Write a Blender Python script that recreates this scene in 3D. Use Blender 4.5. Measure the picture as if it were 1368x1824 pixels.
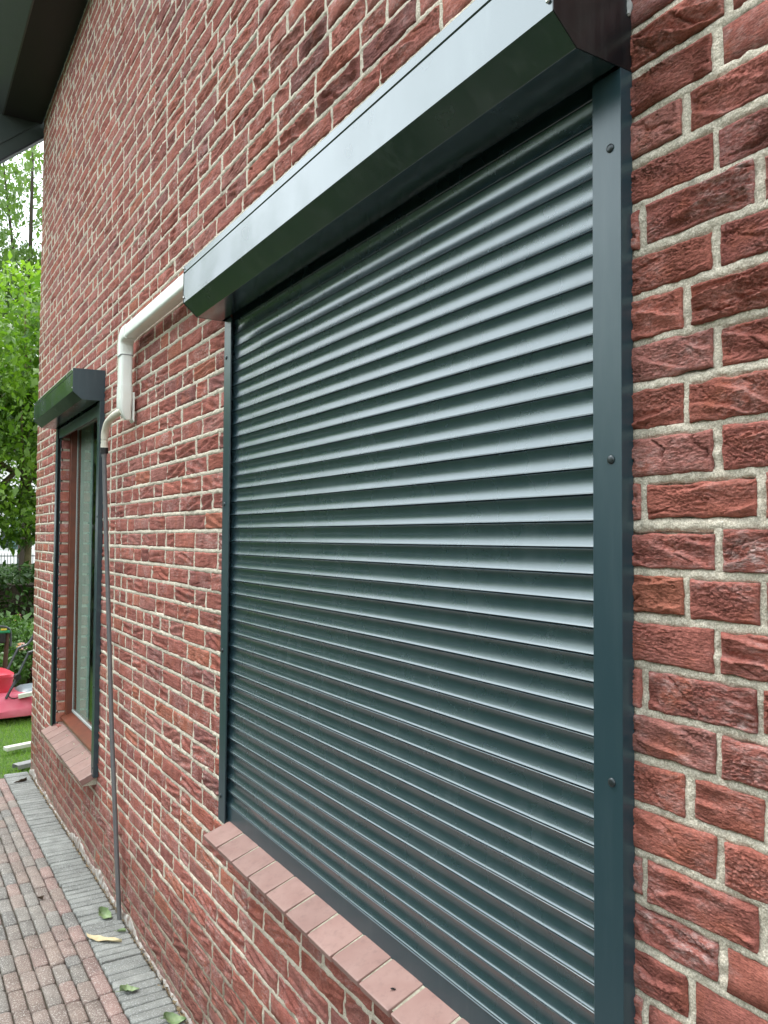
import bpy, math, random
import numpy as np
from mathutils import Vector, Matrix

for o in list(bpy.data.objects):
    bpy.data.objects.remove(o)
C = bpy.context.scene.collection
S = bpy.context.scene
random.seed(7)
RNG = np.random.default_rng(11)

# ------------------------------------------------------------------ camera
TH, PI_, RO, F = 0.552868, 0.033109, 0.00658, 1422.9
fw0 = Vector((-math.cos(TH), math.sin(TH), 0)); r0 = Vector((math.sin(TH), math.cos(TH), 0)); u0 = Vector((0, 0, 1))
fw = fw0*math.cos(PI_) + u0*math.sin(PI_); u1 = -fw0*math.sin(PI_) + u0*math.cos(PI_)
cr = r0*math.cos(RO) + u1*math.sin(RO); cu = -r0*math.sin(RO) + u1*math.cos(RO)
CAM = Vector((0, -0.8618, 1.6))
cam_d = bpy.data.cameras.new('camera'); cam = bpy.data.objects.new('camera', cam_d); C.objects.link(cam)
cam.matrix_world = Matrix(((cr.x, cu.x, -fw.x, CAM.x), (cr.y, cu.y, -fw.y, CAM.y), (cr.z, cu.z, -fw.z, CAM.z), (0, 0, 0, 1)))
cam_d.sensor_fit = 'HORIZONTAL'; cam_d.sensor_width = 36; cam_d.lens = 36*F/1368
cam_d.clip_start = 0.02; cam_d.clip_end = 600
S.camera = cam

# ------------------------------------------------------------------ sky, sun, exposure
SUN_EL, SUN_AZ = 57, 238       # azimuth: clockwise from +Y
W = bpy.data.worlds.new('World'); S.world = W; W.use_nodes = True
nt = W.node_tree; nt.nodes.clear()
def N(t, k, **kw):
    n = t.nodes.new(k)
    for a, v in kw.items():
        setattr(n, a, v)
    return n
sky = N(nt, 'ShaderNodeTexSky', sky_type='NISHITA', sun_disc=False)
sky.sun_elevation = math.radians(SUN_EL); sky.sun_rotation = math.radians(SUN_AZ)
sky.air_density = 1.0; sky.dust_density = 2.0
tc = N(nt, 'ShaderNodeTexCoord')
mp = N(nt, 'ShaderNodeMapping'); mp.inputs['Scale'].default_value = (1, 1, 2.4)
no = N(nt, 'ShaderNodeTexNoise'); no.inputs['Scale'].default_value = 2.3; no.inputs['Detail'].default_value = 7; no.inputs['Roughness'].default_value = .58
cr1 = N(nt, 'ShaderNodeValToRGB'); cr1.color_ramp.elements[0].position = .30; cr1.color_ramp.elements[1].position = .56
cr1.color_ramp.elements[0].color = (.30, .30, .30, 1); cr1.color_ramp.elements[1].color = (1, 1, 1, 1)
mx = N(nt, 'ShaderNodeMix', data_type='RGBA')
CLOUD = 25.0
mx.inputs['B'].default_value = (CLOUD*.94, CLOUD*.99, CLOUD*1.03, 1)
bg = N(nt, 'ShaderNodeBackground'); bg.inputs['Strength'].default_value = .10
wo = N(nt, 'ShaderNodeOutputWorld')
nt.links.new(tc.outputs['Generated'], mp.inputs['Vector']); nt.links.new(mp.outputs[0], no.inputs['Vector'])
nt.links.new(no.outputs['Fac'], cr1.inputs['Fac']); nt.links.new(cr1.outputs['Color'], mx.inputs['Factor'])
nt.links.new(sky.outputs[0], mx.inputs['A']); nt.links.new(mx.outputs['Result'], bg.inputs['Color']); nt.links.new(bg.outputs[0], wo.inputs['Surface'])
sd = bpy.data.lights.new('sun', 'SUN'); sd.energy = 1.5; sd.angle = math.radians(14); sd.color = (1, .97, .92)
so = bpy.data.objects.new('sun', sd); C.objects.link(so)
az, el = math.radians(SUN_AZ), math.radians(SUN_EL)
sv = Vector((math.sin(az)*math.cos(el), math.cos(az)*math.cos(el), math.sin(el)))
so.rotation_euler = sv.to_track_quat('Z', 'Y').to_euler(); so.location = (0, -5, 9)
S.view_settings.view_transform = 'Standard'; S.view_settings.look = 'None'
S.view_settings.exposure = 0.54; S.view_settings.gamma = 1; S.view_settings.use_curve_mapping = False
S.cycles.max_bounces = 7; S.cycles.diffuse_bounces = 3; S.cycles.glossy_bounces = 4; S.cycles.transmission_bounces = 5
S.cycles.transparent_max_bounces = 8; S.cycles.sample_clamp_indirect = 6
S.cycles.use_denoising = True

# ------------------------------------------------------------------ material helpers
def mat(name, col=(.5, .5, .5), rough=.6, metal=0, spec=.5, noise=None, bump=None, coord='Position', **kw):
    """noise = (scale, detail, amount, second colour); bump = (scale, strength, distance, stretch)"""
    m = bpy.data.materials.new(name); m.use_nodes = True; t = m.node_tree; L = t.links
    b = t.nodes['Principled BSDF']
    b.inputs['Base Color'].default_value = (*col, 1); b.inputs['Roughness'].default_value = rough
    b.inputs['Metallic'].default_value = metal; b.inputs['Specular IOR Level'].default_value = spec
    for k, v in kw.items():
        b.inputs[k].default_value = v
    g = N(t, 'ShaderNodeNewGeometry')
    if noise:
        sc, de, am, c2 = noise
        n = N(t, 'ShaderNodeTexNoise'); n.inputs['Scale'].default_value = sc; n.inputs['Detail'].default_value = de
        L.new(g.outputs[coord], n.inputs['Vector'])
        r = N(t, 'ShaderNodeMapRange'); r.inputs[1].default_value = .35; r.inputs[2].default_value = .68; r.inputs[4].default_value = am
        L.new(n.outputs['Fac'], r.inputs[0])
        x = N(t, 'ShaderNodeMix', data_type='RGBA'); x.inputs['A'].default_value = (*col, 1); x.inputs['B'].default_value = (*c2, 1)
        L.new(r.outputs[0], x.inputs['Factor']); L.new(x.outputs['Result'], b.inputs['Base Color'])
    if bump:
        sc, st, di, sx = bump
        mp = N(t, 'ShaderNodeMapping'); mp.inputs['Scale'].default_value = sx
        n = N(t, 'ShaderNodeTexNoise'); n.inputs['Scale'].default_value = sc; n.inputs['Detail'].default_value = 6; n.inputs['Roughness'].default_value = .6
        L.new(g.outputs[coord], mp.inputs[0]); L.new(mp.outputs[0], n.inputs['Vector'])
        bu = N(t, 'ShaderNodeBump'); bu.inputs['Strength'].default_value = st; bu.inputs['Distance'].default_value = di
        L.new(n.outputs['Fac'], bu.inputs['Height']); L.new(bu.outputs[0], b.inputs['Normal'])
    return m

def brick_mat():
    m = bpy.data.materials.new('brick'); m.use_nodes = True; t = m.node_tree; L = t.links; b = t.nodes['Principled BSDF']
    g = N(t, 'ShaderNodeNewGeometry'); a = N(t, 'ShaderNodeAttribute', attribute_name='tone')
    # mottling: darker plum and brighter orange-red areas
    n1 = N(t, 'ShaderNodeTexNoise'); n1.inputs['Scale'].default_value = 26; n1.inputs['Detail'].default_value = 5
    L.new(g.outputs['Position'], n1.inputs['Vector'])
    r1 = N(t, 'ShaderNodeMapRange'); r1.inputs[1].default_value = .32; r1.inputs[2].default_value = .7; r1.inputs[3].default_value = .80; r1.inputs[4].default_value = 1.2
    L.new(n1.outputs['Fac'], r1.inputs[0])
    v = N(t, 'ShaderNodeVectorMath', operation='SCALE'); L.new(a.outputs['Color'], v.inputs[0]); L.new(r1.outputs[0], v.inputs['Scale'])
    # orange flush
    n3 = N(t, 'ShaderNodeTexNoise'); n3.inputs['Scale'].default_value = 17; n3.inputs['Detail'].default_value = 3
    mo = N(t, 'ShaderNodeMapping'); mo.inputs['Location'].default_value = (3, 7, 1); L.new(g.outputs['Position'], mo.inputs[0]); L.new(mo.outputs[0], n3.inputs['Vector'])
    r3 = N(t, 'ShaderNodeMapRange'); r3.inputs[1].default_value = .55; r3.inputs[2].default_value = .75; r3.inputs[4].default_value = .55
    L.new(n3.outputs['Fac'], r3.inputs[0])
    x3 = N(t, 'ShaderNodeMix', data_type='RGBA'); x3.inputs['B'].default_value = (.40, .125, .07, 1)
    L.new(r3.outputs[0], x3.inputs['Factor']); L.new(v.outputs[0], x3.inputs['A'])
    # whitish bloom, stronger on some bricks (attribute alpha = amount)
    mp = N(t, 'ShaderNodeMapping'); mp.inputs['Scale'].default_value = (.6, 1, 1.3)
    n2 = N(t, 'ShaderNodeTexNoise'); n2.inputs['Scale'].default_value = 95; n2.inputs['Detail'].default_value = 6; n2.inputs['Roughness'].default_value = .7
    L.new(g.outputs['Position'], mp.inputs[0]); L.new(mp.outputs[0], n2.inputs['Vector'])
    r2 = N(t, 'ShaderNodeMapRange'); r2.inputs[1].default_value = .44; r2.inputs[2].default_value = .70
    L.new(n2.outputs['Fac'], r2.inputs[0])
    n4 = N(t, 'ShaderNodeTexNoise'); n4.inputs['Scale'].default_value = 13; n4.inputs['Detail'].default_value = 3
    L.new(g.outputs['Position'], n4.inputs['Vector'])
    r4 = N(t, 'ShaderNodeMapRange'); r4.inputs[1].default_value = .42; r4.inputs[2].default_value = .66
    L.new(n4.outputs['Fac'], r4.inputs[0])
    mu = N(t, 'ShaderNodeMath', operation='MULTIPLY'); L.new(r2.outputs[0], mu.inputs[0]); L.new(r4.outputs[0], mu.inputs[1])
    mu2 = N(t, 'ShaderNodeMath', operation='MULTIPLY'); L.new(mu.outputs[0], mu2.inputs[0]); L.new(a.outputs['Alpha'], mu2.inputs[1])
    x2 = N(t, 'ShaderNodeMix', data_type='RGBA'); x2.inputs['B'].default_value = (.52, .41, .39, 1)
    L.new(mu2.outputs[0], x2.inputs['Factor']); L.new(x3.outputs['Result'], x2.inputs['A'])
    # gritty grain and soot-dark pores of the clay itself
    n6 = N(t, 'ShaderNodeTexNoise'); n6.inputs['Scale'].default_value = 420; n6.inputs['Detail'].default_value = 4; n6.inputs['Roughness'].default_value = .75
    mp6 = N(t, 'ShaderNodeMapping'); mp6.inputs['Scale'].default_value = (.5, 1, 1.2); L.new(g.outputs['Position'], mp6.inputs[0]); L.new(mp6.outputs[0], n6.inputs['Vector'])
    r6 = N(t, 'ShaderNodeMapRange'); r6.inputs[1].default_value = .34; r6.inputs[2].default_value = .66; r6.inputs[3].default_value = .58; r6.inputs[4].default_value = 1.42
    L.new(n6.outputs['Fac'], r6.inputs[0]); v6 = N(t, 'ShaderNodeVectorMath', operation='SCALE'); L.new(x2.outputs['Result'], v6.inputs[0]); L.new(r6.outputs[0], v6.inputs['Scale'])
    L.new(v6.outputs[0], b.inputs['Base Color'])
    b.inputs['Roughness'].default_value = .95; b.inputs['Specular IOR Level'].default_value = .15
    mb = N(t, 'ShaderNodeMapping'); mb.inputs['Scale'].default_value = (.38, 1, 1.5)
    nb = N(t, 'ShaderNodeTexNoise'); nb.inputs['Scale'].default_value = 230; nb.inputs['Detail'].default_value = 7; nb.inputs['Roughness'].default_value = .65; nb.inputs['Distortion'].default_value = .6
    L.new(g.outputs['Position'], mb.inputs[0]); L.new(mb.outputs[0], nb.inputs['Vector'])
    bu = N(t, 'ShaderNodeBump'); bu.inputs['Strength'].default_value = .95; bu.inputs['Distance'].default_value = .0042
    L.new(nb.outputs['Fac'], bu.inputs['Height']); L.new(bu.outputs[0], b.inputs['Normal'])
    return m

def mortar_mat():
    m = bpy.data.materials.new('mortar'); m.use_nodes = True; t = m.node_tree; L = t.links; b = t.nodes['Principled BSDF']
    g = N(t, 'ShaderNodeNewGeometry')
    def noise(sc, de, ro=.6):
        n = N(t, 'ShaderNodeTexNoise'); n.inputs['Scale'].default_value = sc; n.inputs['Detail'].default_value = de; n.inputs['Roughness'].default_value = ro
        L.new(g.outputs['Position'], n.inputs['Vector']); return n
    def rng(src, a0, a1, b0, b1):
        r = N(t, 'ShaderNodeMapRange'); r.inputs[1].default_value = a0; r.inputs[2].default_value = a1; r.inputs[3].default_value = b0; r.inputs[4].default_value = b1
        L.new(src, r.inputs[0]); return r.outputs[0]
    def mixc(f, a, b2):
        x = N(t, 'ShaderNodeMix', data_type='RGBA')
        for s, v in (('A', a), ('B', b2)):
            if isinstance(v, tuple): x.inputs[s].default_value = (*v, 1)
            else: L.new(v, x.inputs[s])
        L.new(f, x.inputs['Factor']); return x.outputs['Result']
    c = mixc(rng(noise(420, 4, .7).outputs['Fac'], .38, .62, 0, 1), (.43, .38, .295), (.79, .73, .615))      # sand grains
    c = mixc(rng(noise(24, 6, .7).outputs['Fac'], .54, .74, 0, .65), c, (.18, .165, .13))                        # dark weathered runs
    # grimy splash zone near the ground
    sp = N(t, 'ShaderNodeSeparateXYZ'); L.new(g.outputs['Position'], sp.inputs[0])
    ad = N(t, 'ShaderNodeMath', operation='ADD'); L.new(sp.outputs['Z'], ad.inputs[0]); L.new(rng(noise(2.6, 4).outputs['Fac'], .3, .7, -.12, .12), ad.inputs[1])
    c = mixc(rng(ad.outputs[0], .30, .44, .85, 0), c, (.22, .18, .135))
    L.new(c, b.inputs['Base Color']); b.inputs['Roughness'].default_value = .95; b.inputs['Specular IOR Level'].default_value = .2
    bu = N(t, 'ShaderNodeBump'); bu.inputs['Strength'].default_value = 1; bu.inputs['Distance'].default_value = .0022
    L.new(noise(330, 6, .7).outputs['Fac'], bu.inputs['Height'])
    bu2 = N(t, 'ShaderNodeBump'); bu2.inputs['Strength'].default_value = .9; bu2.inputs['Distance'].default_value = .006
    L.new(noise(70, 4).outputs['Fac'], bu2.inputs['Height']); L.new(bu.outputs[0], bu2.inputs['Normal']); L.new(bu2.outputs[0], b.inputs['Normal'])
    return m

def metal_mat(name, col, rough, ior=2.2, dirt=0.5):
    """powder-coated aluminium with dust film and faint smears"""
    m = bpy.data.materials.new(name); m.use_nodes = True; t = m.node_tree; L = t.links; b = t.nodes['Principled BSDF']
    g = N(t, 'ShaderNodeNewGeometry')
    b.inputs['IOR'].default_value = ior; b.inputs['Specular Tint'].default_value = (.86, .97, 1, 1)
    n = N(t, 'ShaderNodeTexNoise'); n.inputs['Scale'].default_value = 9; n.inputs['Detail'].default_value = 8; n.inputs['Roughness'].default_value = .5
    L.new(g.outputs['Position'], n.inputs['Vector'])
    r = N(t, 'ShaderNodeMapRange'); r.inputs[1].default_value = .4; r.inputs[2].default_value = .75; r.inputs[3].default_value = rough; r.inputs[4].default_value = rough+.16*dirt
    L.new(n.outputs['Fac'], r.inputs[0]); L.new(r.outputs[0], b.inputs['Roughness'])
    # rain streaks / splash spots: thin pale film
    mp = N(t, 'ShaderNodeMapping'); mp.inputs['Scale'].default_value = (38, 38, 5)
    n2 = N(t, 'ShaderNodeTexNoise'); n2.inputs['Scale'].default_value = 1; n2.inputs['Detail'].default_value = 3; n2.inputs['Roughness'].default_value = .7
    L.new(g.outputs['Position'], mp.inputs[0]); L.new(mp.outputs[0], n2.inputs['Vector'])
    r2 = N(t, 'ShaderNodeMapRange'); r2.inputs[1].default_value = .50; r2.inputs[2].default_value = .78; r2.inputs[4].default_value = .9*dirt
    L.new(n2.outputs['Fac'], r2.inputs[0])
    x = N(t, 'ShaderNodeMix', data_type='RGBA'); x.inputs['A'].default_value = (*col, 1); x.inputs['B'].default_value = (col[0]+.05, col[1]+.055, col[2]+.055, 1)
    L.new(r2.outputs[0], x.inputs['Factor']); L.new(x.outputs['Result'], b.inputs['Base Color'])
    bu = N(t, 'ShaderNodeBump'); bu.inputs['Strength'].default_value = .12; bu.inputs['Distance'].default_value = .004
    n3 = N(t, 'ShaderNodeTexNoise'); n3.inputs['Scale'].default_value = 3.1; n3.inputs['Detail'].default_value = 2
    L.new(g.outputs['Position'], n3.inputs['Vector']); L.new(n3.outputs['Fac'], bu.inputs['Height']); L.new(bu.outputs[0], b.inputs['Normal'])
    return m

def paver_mat(name, spec=(.62, .60, .56)):
    m = bpy.data.materials.new(name); m.use_nodes = True; t = m.node_tree; L = t.links; b = t.nodes['Principled BSDF']
    g = N(t, 'ShaderNodeNewGeometry'); a = N(t, 'ShaderNodeAttribute', attribute_name='tone')
    n = N(t, 'ShaderNodeTexNoise'); n.inputs['Scale'].default_value = 210; n.inputs['Detail'].default_value = 5; n.inputs['Roughness'].default_value = .75
    L.new(g.outputs['Position'], n.inputs['Vector'])
    r = N(t, 'ShaderNodeMapRange'); r.inputs[1].default_value = .53; r.inputs[2].default_value = .64; r.inputs[4].default_value = .80
    L.new(n.outputs['Fac'], r.inputs[0])
    n1 = N(t, 'ShaderNodeTexNoise'); n1.inputs['Scale'].default_value = 14; n1.inputs['Detail'].default_value = 5
    L.new(g.outputs['Position'], n1.inputs['Vector'])
    r1 = N(t, 'ShaderNodeMapRange'); r1.inputs[1].default_value = .3; r1.inputs[2].default_value = .7; r1.inputs[3].default_value = .75; r1.inputs[4].default_value = 1.2
    L.new(n1.outputs['Fac'], r1.inputs[0])
    v = N(t, 'ShaderNodeVectorMath', operation='SCALE'); L.new(a.outputs['Color'], v.inputs[0]); L.new(r1.outputs[0], v.inputs['Scale'])
    x = N(t, 'ShaderNodeMix', data_type='RGBA'); x.inputs['B'].default_value = (*spec, 1)
    L.new(r.outputs[0], x.inputs['Factor']); L.new(v.outputs[0], x.inputs['A']); L.new(x.outputs['Result'], b.inputs['Base Color'])
    b.inputs['Roughness'].default_value = .8
    bu = N(t, 'ShaderNodeBump'); bu.inputs['Strength'].default_value = .6; bu.inputs['Distance'].default_value = .0015
    L.new(n.outputs['Fac'], bu.inputs['Height']); L.new(bu.outputs[0], b.inputs['Normal'])
    return m

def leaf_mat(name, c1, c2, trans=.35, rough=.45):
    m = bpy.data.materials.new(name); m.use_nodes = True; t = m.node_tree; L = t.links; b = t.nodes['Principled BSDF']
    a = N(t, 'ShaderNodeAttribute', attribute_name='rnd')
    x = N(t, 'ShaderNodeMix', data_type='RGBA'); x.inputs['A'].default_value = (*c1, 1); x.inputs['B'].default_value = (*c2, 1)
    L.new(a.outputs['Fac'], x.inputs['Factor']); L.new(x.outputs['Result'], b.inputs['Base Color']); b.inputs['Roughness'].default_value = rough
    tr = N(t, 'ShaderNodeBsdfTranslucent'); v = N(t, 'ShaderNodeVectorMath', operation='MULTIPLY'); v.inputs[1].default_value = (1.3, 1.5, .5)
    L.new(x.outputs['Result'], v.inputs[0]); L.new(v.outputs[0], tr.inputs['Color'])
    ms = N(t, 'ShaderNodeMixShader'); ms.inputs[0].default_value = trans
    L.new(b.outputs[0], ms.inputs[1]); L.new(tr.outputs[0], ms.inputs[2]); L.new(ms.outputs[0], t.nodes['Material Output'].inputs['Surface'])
    return m

M = {}
M['brick'] = brick_mat(); M['mortar'] = mortar_mat()
M['slat'] = metal_mat('slat_paint', (.014, .034, .043), .25, 2.3, .38)
M['box'] = metal_mat('box_paint', (.012, .023, .027), .17, 2.45, .8)
M['rail'] = metal_mat('rail_paint', (.020, .044, .056), .30, 1.72, .3)
M['cap'] = metal_mat('shaded_cap_paint', (.006, .0065, .008), .3, 1.5, .3)  # near box ends: shade and dark reflection on that face put into the colour
M['black'] = mat('black_plastic', (.008, .008, .008), .6)
M['screw'] = mat('dark_screw', (.05, .06, .065), .3, .6)
M['bright_screw'] = mat('steel_screw', (.6, .6, .6), .3, 1)
M['pvc'] = mat('white_pvc', (.85, .89, .84), .28, noise=(14, 4, .5, (.78, .80, .72)))
M['hose'] = mat('cream_hose', (.72, .70, .60), .5, noise=(40, 4, .6, (.56, .53, .42)))
M['grey_pvc'] = mat('grey_pvc', (.125, .13, .135), .45, noise=(30, 5, .5, (.18, .17, .16)), bump=(60, .2, .001, (1, 1, .3)))
M['sill'] = mat('sill_tile', (.265, .150, .128), .45, noise=(19, 7, .8, (.315, .195, .168)), bump=(140, .15, .0006, (1, 1, 1)))
t_ = M['sill'].node_tree; b_ = t_.nodes['Principled BSDF']; src = b_.inputs['Base Color'].links[0].from_socket
oi = N(t_, 'ShaderNodeObjectInfo'); mr = N(t_, 'ShaderNodeMapRange'); mr.inputs[3].default_value = .84; mr.inputs[4].default_value = 1.12; t_.links.new(oi.outputs['Random'], mr.inputs[0])
gr = N(t_, 'ShaderNodeTexNoise'); gr.inputs['Scale'].default_value = 46; gr.inputs['Detail'].default_value = 6; gr.inputs['Roughness'].default_value = .7
g2 = N(t_, 'ShaderNodeNewGeometry'); t_.links.new(g2.outputs['Position'], gr.inputs['Vector'])
m2 = N(t_, 'ShaderNodeMapRange'); m2.inputs[1].default_value = .30; m2.inputs[2].default_value = .5; m2.inputs[3].default_value = .80; m2.inputs[4].default_value = 1.0; t_.links.new(gr.outputs['Fac'], m2.inputs[0])
mm = N(t_, 'ShaderNodeMath', operation='MULTIPLY'); t_.links.new(mr.outputs[0], mm.inputs[0]); t_.links.new(m2.outputs[0], mm.inputs[1])
vs = N(t_, 'ShaderNodeVectorMath', operation='SCALE'); t_.links.new(src, vs.inputs[0]); t_.links.new(mm.outputs[0], vs.inputs['Scale']); t_.links.new(vs.outputs[0], b_.inputs['Base Color'])
M['grout'] = mat('sill_grout', (.44, .42, .33), .9, noise=(160, 4, .8, (.24, .21, .15)), bump=(200, .6, .002, (1, 1, 1)))
M['wood'] = mat('red_wood', (.17, .045, .022), .32, noise=(22, 4, .7, (.10, .03, .018)), bump=(40, .25, .002, (1, 1, .15)))
M['gasket'] = mat('grey_gasket', (.42, .45, .44), .5)
M['curtain'] = mat('curtain', (.33, .41, .375), .8, noise=(9, 3, .4, (.40, .48, .44)))
M['dark_room'] = mat('room', (.10, .11, .10), .9)
M['ledge'] = mat('ledge', (.8, .8, .78), .3)
M['soffit'] = mat('dark_soffit', (.015, .0155, .019), .55, bump=(60, .2, .001, (1, 1, 1)))
M['fascia'] = metal_mat('fascia_paint', (.06, .065, .07), .35, 1.9, .3)
M['barge'] = mat('barge_paint', (.035, .05, .045), .35, noise=(12, 4, .4, (.05, .06, .055)))
M['tile'] = mat('roof_tile', (.06, .055, .055), .6, noise=(9, 4, .5, (.1, .08, .07)))
M['paver'] = paver_mat('paver'); M['edge_paver'] = paver_mat('edge_paver', (.50, .53, .51))
M['sand'] = mat('joint_sand', (.10, .085, .06), .95, noise=(60, 5, .8, (.05, .045, .03)), bump=(300, .8, .004, (1, 1, 1)))
M['debris'] = mat('dry_debris', (.17, .115, .06), .9, noise=(80, 3, .8, (.30, .23, .13)))
M['lawn'] = mat('lawn_soil', (.055, .11, .02), .9, noise=(7, 6, .7, (.10, .17, .03)), bump=(90, .8, .02, (1, 1, 1)))
M['field'] = mat('far_ground', (.030, .055, .014), .95, noise=(.7, 5, .7, (.055, .08, .022)))
M['grass'] = leaf_mat('grass_blades', (.075, .19, .02), (.24, .36, .07), .45)
M['leaf'] = leaf_mat('broad_leaves', (.035, .105, .018), (.21, .34, .045), .42, .40)
M['leaf2'] = leaf_mat('fine_leaves', (.085, .16, .045), (.17, .26, .08), .4, .5)
M['hedge'] = leaf_mat('hedge_leaves', (.013, .042, .009), (.055, .125, .020), .22, .42)
M['rose'] = leaf_mat('rose_leaves', (.05, .12, .025), (.13, .24, .06), .3, .45)
M['petal'] = leaf_mat('pink_petals', (.62, .25, .33), (.75, .48, .52), .3, .6)
M['bark'] = mat('bark', (.20, .17, .09), .9, noise=(11, 5, .8, (.11, .085, .04)), bump=(24, .8, .02, (1, 1, .3)))
M['dark_bark'] = mat('dark_bark', (.055, .042, .03), .9, bump=(24, .8, .02, (1, 1, .3)))
M['red'] = mat('red_plastic', (.55, .028, .055), .35, noise=(6, 4, .5, (.62, .07, .10)))
M['pinkred'] = mat('faded_red_plastic', (.52, .075, .125), .42, noise=(9, 6, .7, (.60, .16, .21)))
M['grey'] = mat('grey_plastic', (.17, .21, .24), .35, noise=(9, 4, .5, (.24, .28, .31)))
M['tube'] = mat('dark_tube', (.06, .068, .075), .35, .3)
M['green_p'] = mat('green_plastic', (.0, .16, .06), .4)
M['yellow_p'] = mat('yellow_plastic', (.55, .42, .05), .4)
M['stake'] = mat('rusty_stake', (.06, .025, .014), .7)
M['whitewood'] = mat('white_profile', (.66, .68, .60), .4, noise=(12, 3, .5, (.5, .54, .44)))
M['greyprof'] = mat('grey_profile', (.26, .27, .27), .45, noise=(15, 4, .5, (.35, .35, .33)))
M['white_wall'] = mat('white_wall', (.8, .8, .78), .7)
M['teal'] = mat('shutter_green', (.05, .11, .10), .5)
M['winglass'] = mat('dark_pane', (.03, .04, .05), .08)
M['iron'] = mat('black_iron', (.015, .018, .02), .5)
M['greenmetal'] = mat('green_metal', (.12, .16, .15), .4, .3)
M['yleaf'] = mat('dry_leaf', (.58, .50, .30), .6, noise=(60, 3, .6, (.45, .36, .2)))
M['gleaf'] = mat('fresh_leaf', (.155, .24, .10), .5, noise=(46, 5, .9, (.27, .35, .17)), bump=(120, .5, .002, (1, 1, 1)))
M['bleaf'] = mat('brown_leaf', (.07, .045, .025), .7)
M['lime'] = mat('lime_render', (.46, .45, .42), .9, noise=(34, 6, 1.0, (.17, .12, .095)), bump=(120, .8, .004, (1, 1, 1)))

def glass_mat():
    m = bpy.data.materials.new('window_glass'); m.use_nodes = True; t = m.node_tree; L = t.links
    t.nodes.remove(t.nodes['Principled BSDF'])
    f = N(t, 'ShaderNodeFresnel'); f.inputs[0].default_value = 1.5
    tr = N(t, 'ShaderNodeBsdfTransparent'); tr.inputs[0].default_value = (.92, .97, .95, 1)
    gl = N(t, 'ShaderNodeBsdfGlossy'); gl.inputs['Roughness'].default_value = .0; gl.inputs[0].default_value = (.92, 1, .97, 1)
    ge = N(t, 'ShaderNodeNewGeometry'); iv = N(t, 'ShaderNodeMath', operation='SUBTRACT'); iv.inputs[0].default_value = 1; L.new(ge.outputs['Backfacing'], iv.inputs[1])
    mm = N(t, 'ShaderNodeMath', operation='MULTIPLY'); L.new(f.outputs[0], mm.inputs[0]); L.new(iv.outputs[0], mm.inputs[1])
    mx = N(t, 'ShaderNodeMixShader'); L.new(mm.outputs[0], mx.inputs[0]); L.new(tr.outputs[0], mx.inputs[1]); L.new(gl.outputs[0], mx.inputs[2])
    L.new(mx.outputs[0], t.nodes['Material Output'].inputs['Surface']); return m
M['glass'] = glass_mat()

# ------------------------------------------------------------------ mesh helpers
class MB:
    def __init__(s): s.v = []; s.f = []
    def add(s, v, f):
        n = len(s.v); s.v += [tuple(p) for p in v]; s.f += [tuple(i+n for i in q) for q in f]; return s
    def box(s, a, b, rot=None, at=None):
        (x0, y0, z0), (x1, y1, z1) = a, b
        v = [(x0, y0, z0), (x1, y0, z0), (x1, y1, z0), (x0, y1, z0), (x0, y0, z1), (x1, y0, z1), (x1, y1, z1), (x0, y1, z1)]
        if rot is not None: v = [tuple(rot @ Vector(p) + Vector(at or (0, 0, 0))) for p in v]
        return s.add(v, [(0, 3, 2, 1), (4, 5, 6, 7), (0, 1, 5, 4), (1, 2, 6, 5), (2, 3, 7, 6), (3, 0, 4, 7)])
    def tube(s, pts, r, n=10, cap=True):
        pts = [Vector(p) for p in pts]; rs = r if isinstance(r, (list, tuple)) else [r]*len(pts)
        v = []; f = []
        up = Vector((0, 0, 1)); D0 = (pts[-1]-pts[0]).normalized(); up = Vector((0, 1, .05)) if abs(D0.z) > .8 else Vector((.03, .05, 1))
        for i, p in enumerate(pts):
            d = (pts[min(i+1, len(pts)-1)] - pts[max(i-1, 0)]).normalized()
            a = d.cross(up).normalized(); b = d.cross(a)
            for k in range(n):
                t = 2*math.pi*k/n; v.append(p + (a*math.cos(t) + b*math.sin(t))*rs[i])
        for i in range(len(pts)-1):
            for k in range(n):
                f.append((i*n+k, i*n+(k+1) % n, (i+1)*n+(k+1) % n, (i+1)*n+k))
        if cap: f += [tuple(range(n-1, -1, -1)), tuple((len(pts)-1)*n+k for k in range(n))]
        return s.add(v, f)
    def extrude_x(s, prof, x0, x1, closed=True):
        """prof: list of (y, z)"""
        n = len(prof); v = [(x0, y, z) for y, z in prof] + [(x1, y, z) for y, z in prof]; f = []
        for k in range(n if closed else n-1):
            j = (k+1) % n; f.append((k, j, n+j, n+k))
        if closed: f += [tuple(range(n-1, -1, -1)), tuple(range(n, 2*n))]
        return s.add(v, f)
    def build(s, name, m, parent=None, smooth=False, bevel=0, **props):
        me = bpy.data.meshes.new(name); me.from_pydata(s.v, [], s.f); me.materials.append(m)
        import bmesh
        bm = bmesh.new(); bm.from_mesh(me); bmesh.ops.recalc_face_normals(bm, faces=bm.faces)
        if bevel:
            ed = [e for e in bm.edges if len(e.link_faces) == 2 and e.calc_face_angle(0) > .5]
            bmesh.ops.bevel(bm, geom=ed, offset=bevel, segments=2, profile=.6, affect='EDGES', clamp_overlap=True)
        bm.to_mesh(me); bm.free()
        if smooth:
            me.polygons.foreach_set('use_smooth', [True]*len(me.polygons))
            if smooth != 'all':
                try: me.set_sharp_from_angle(angle=math.radians(38))
                except Exception: pass
        return link(name, me, parent, **props)

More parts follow.
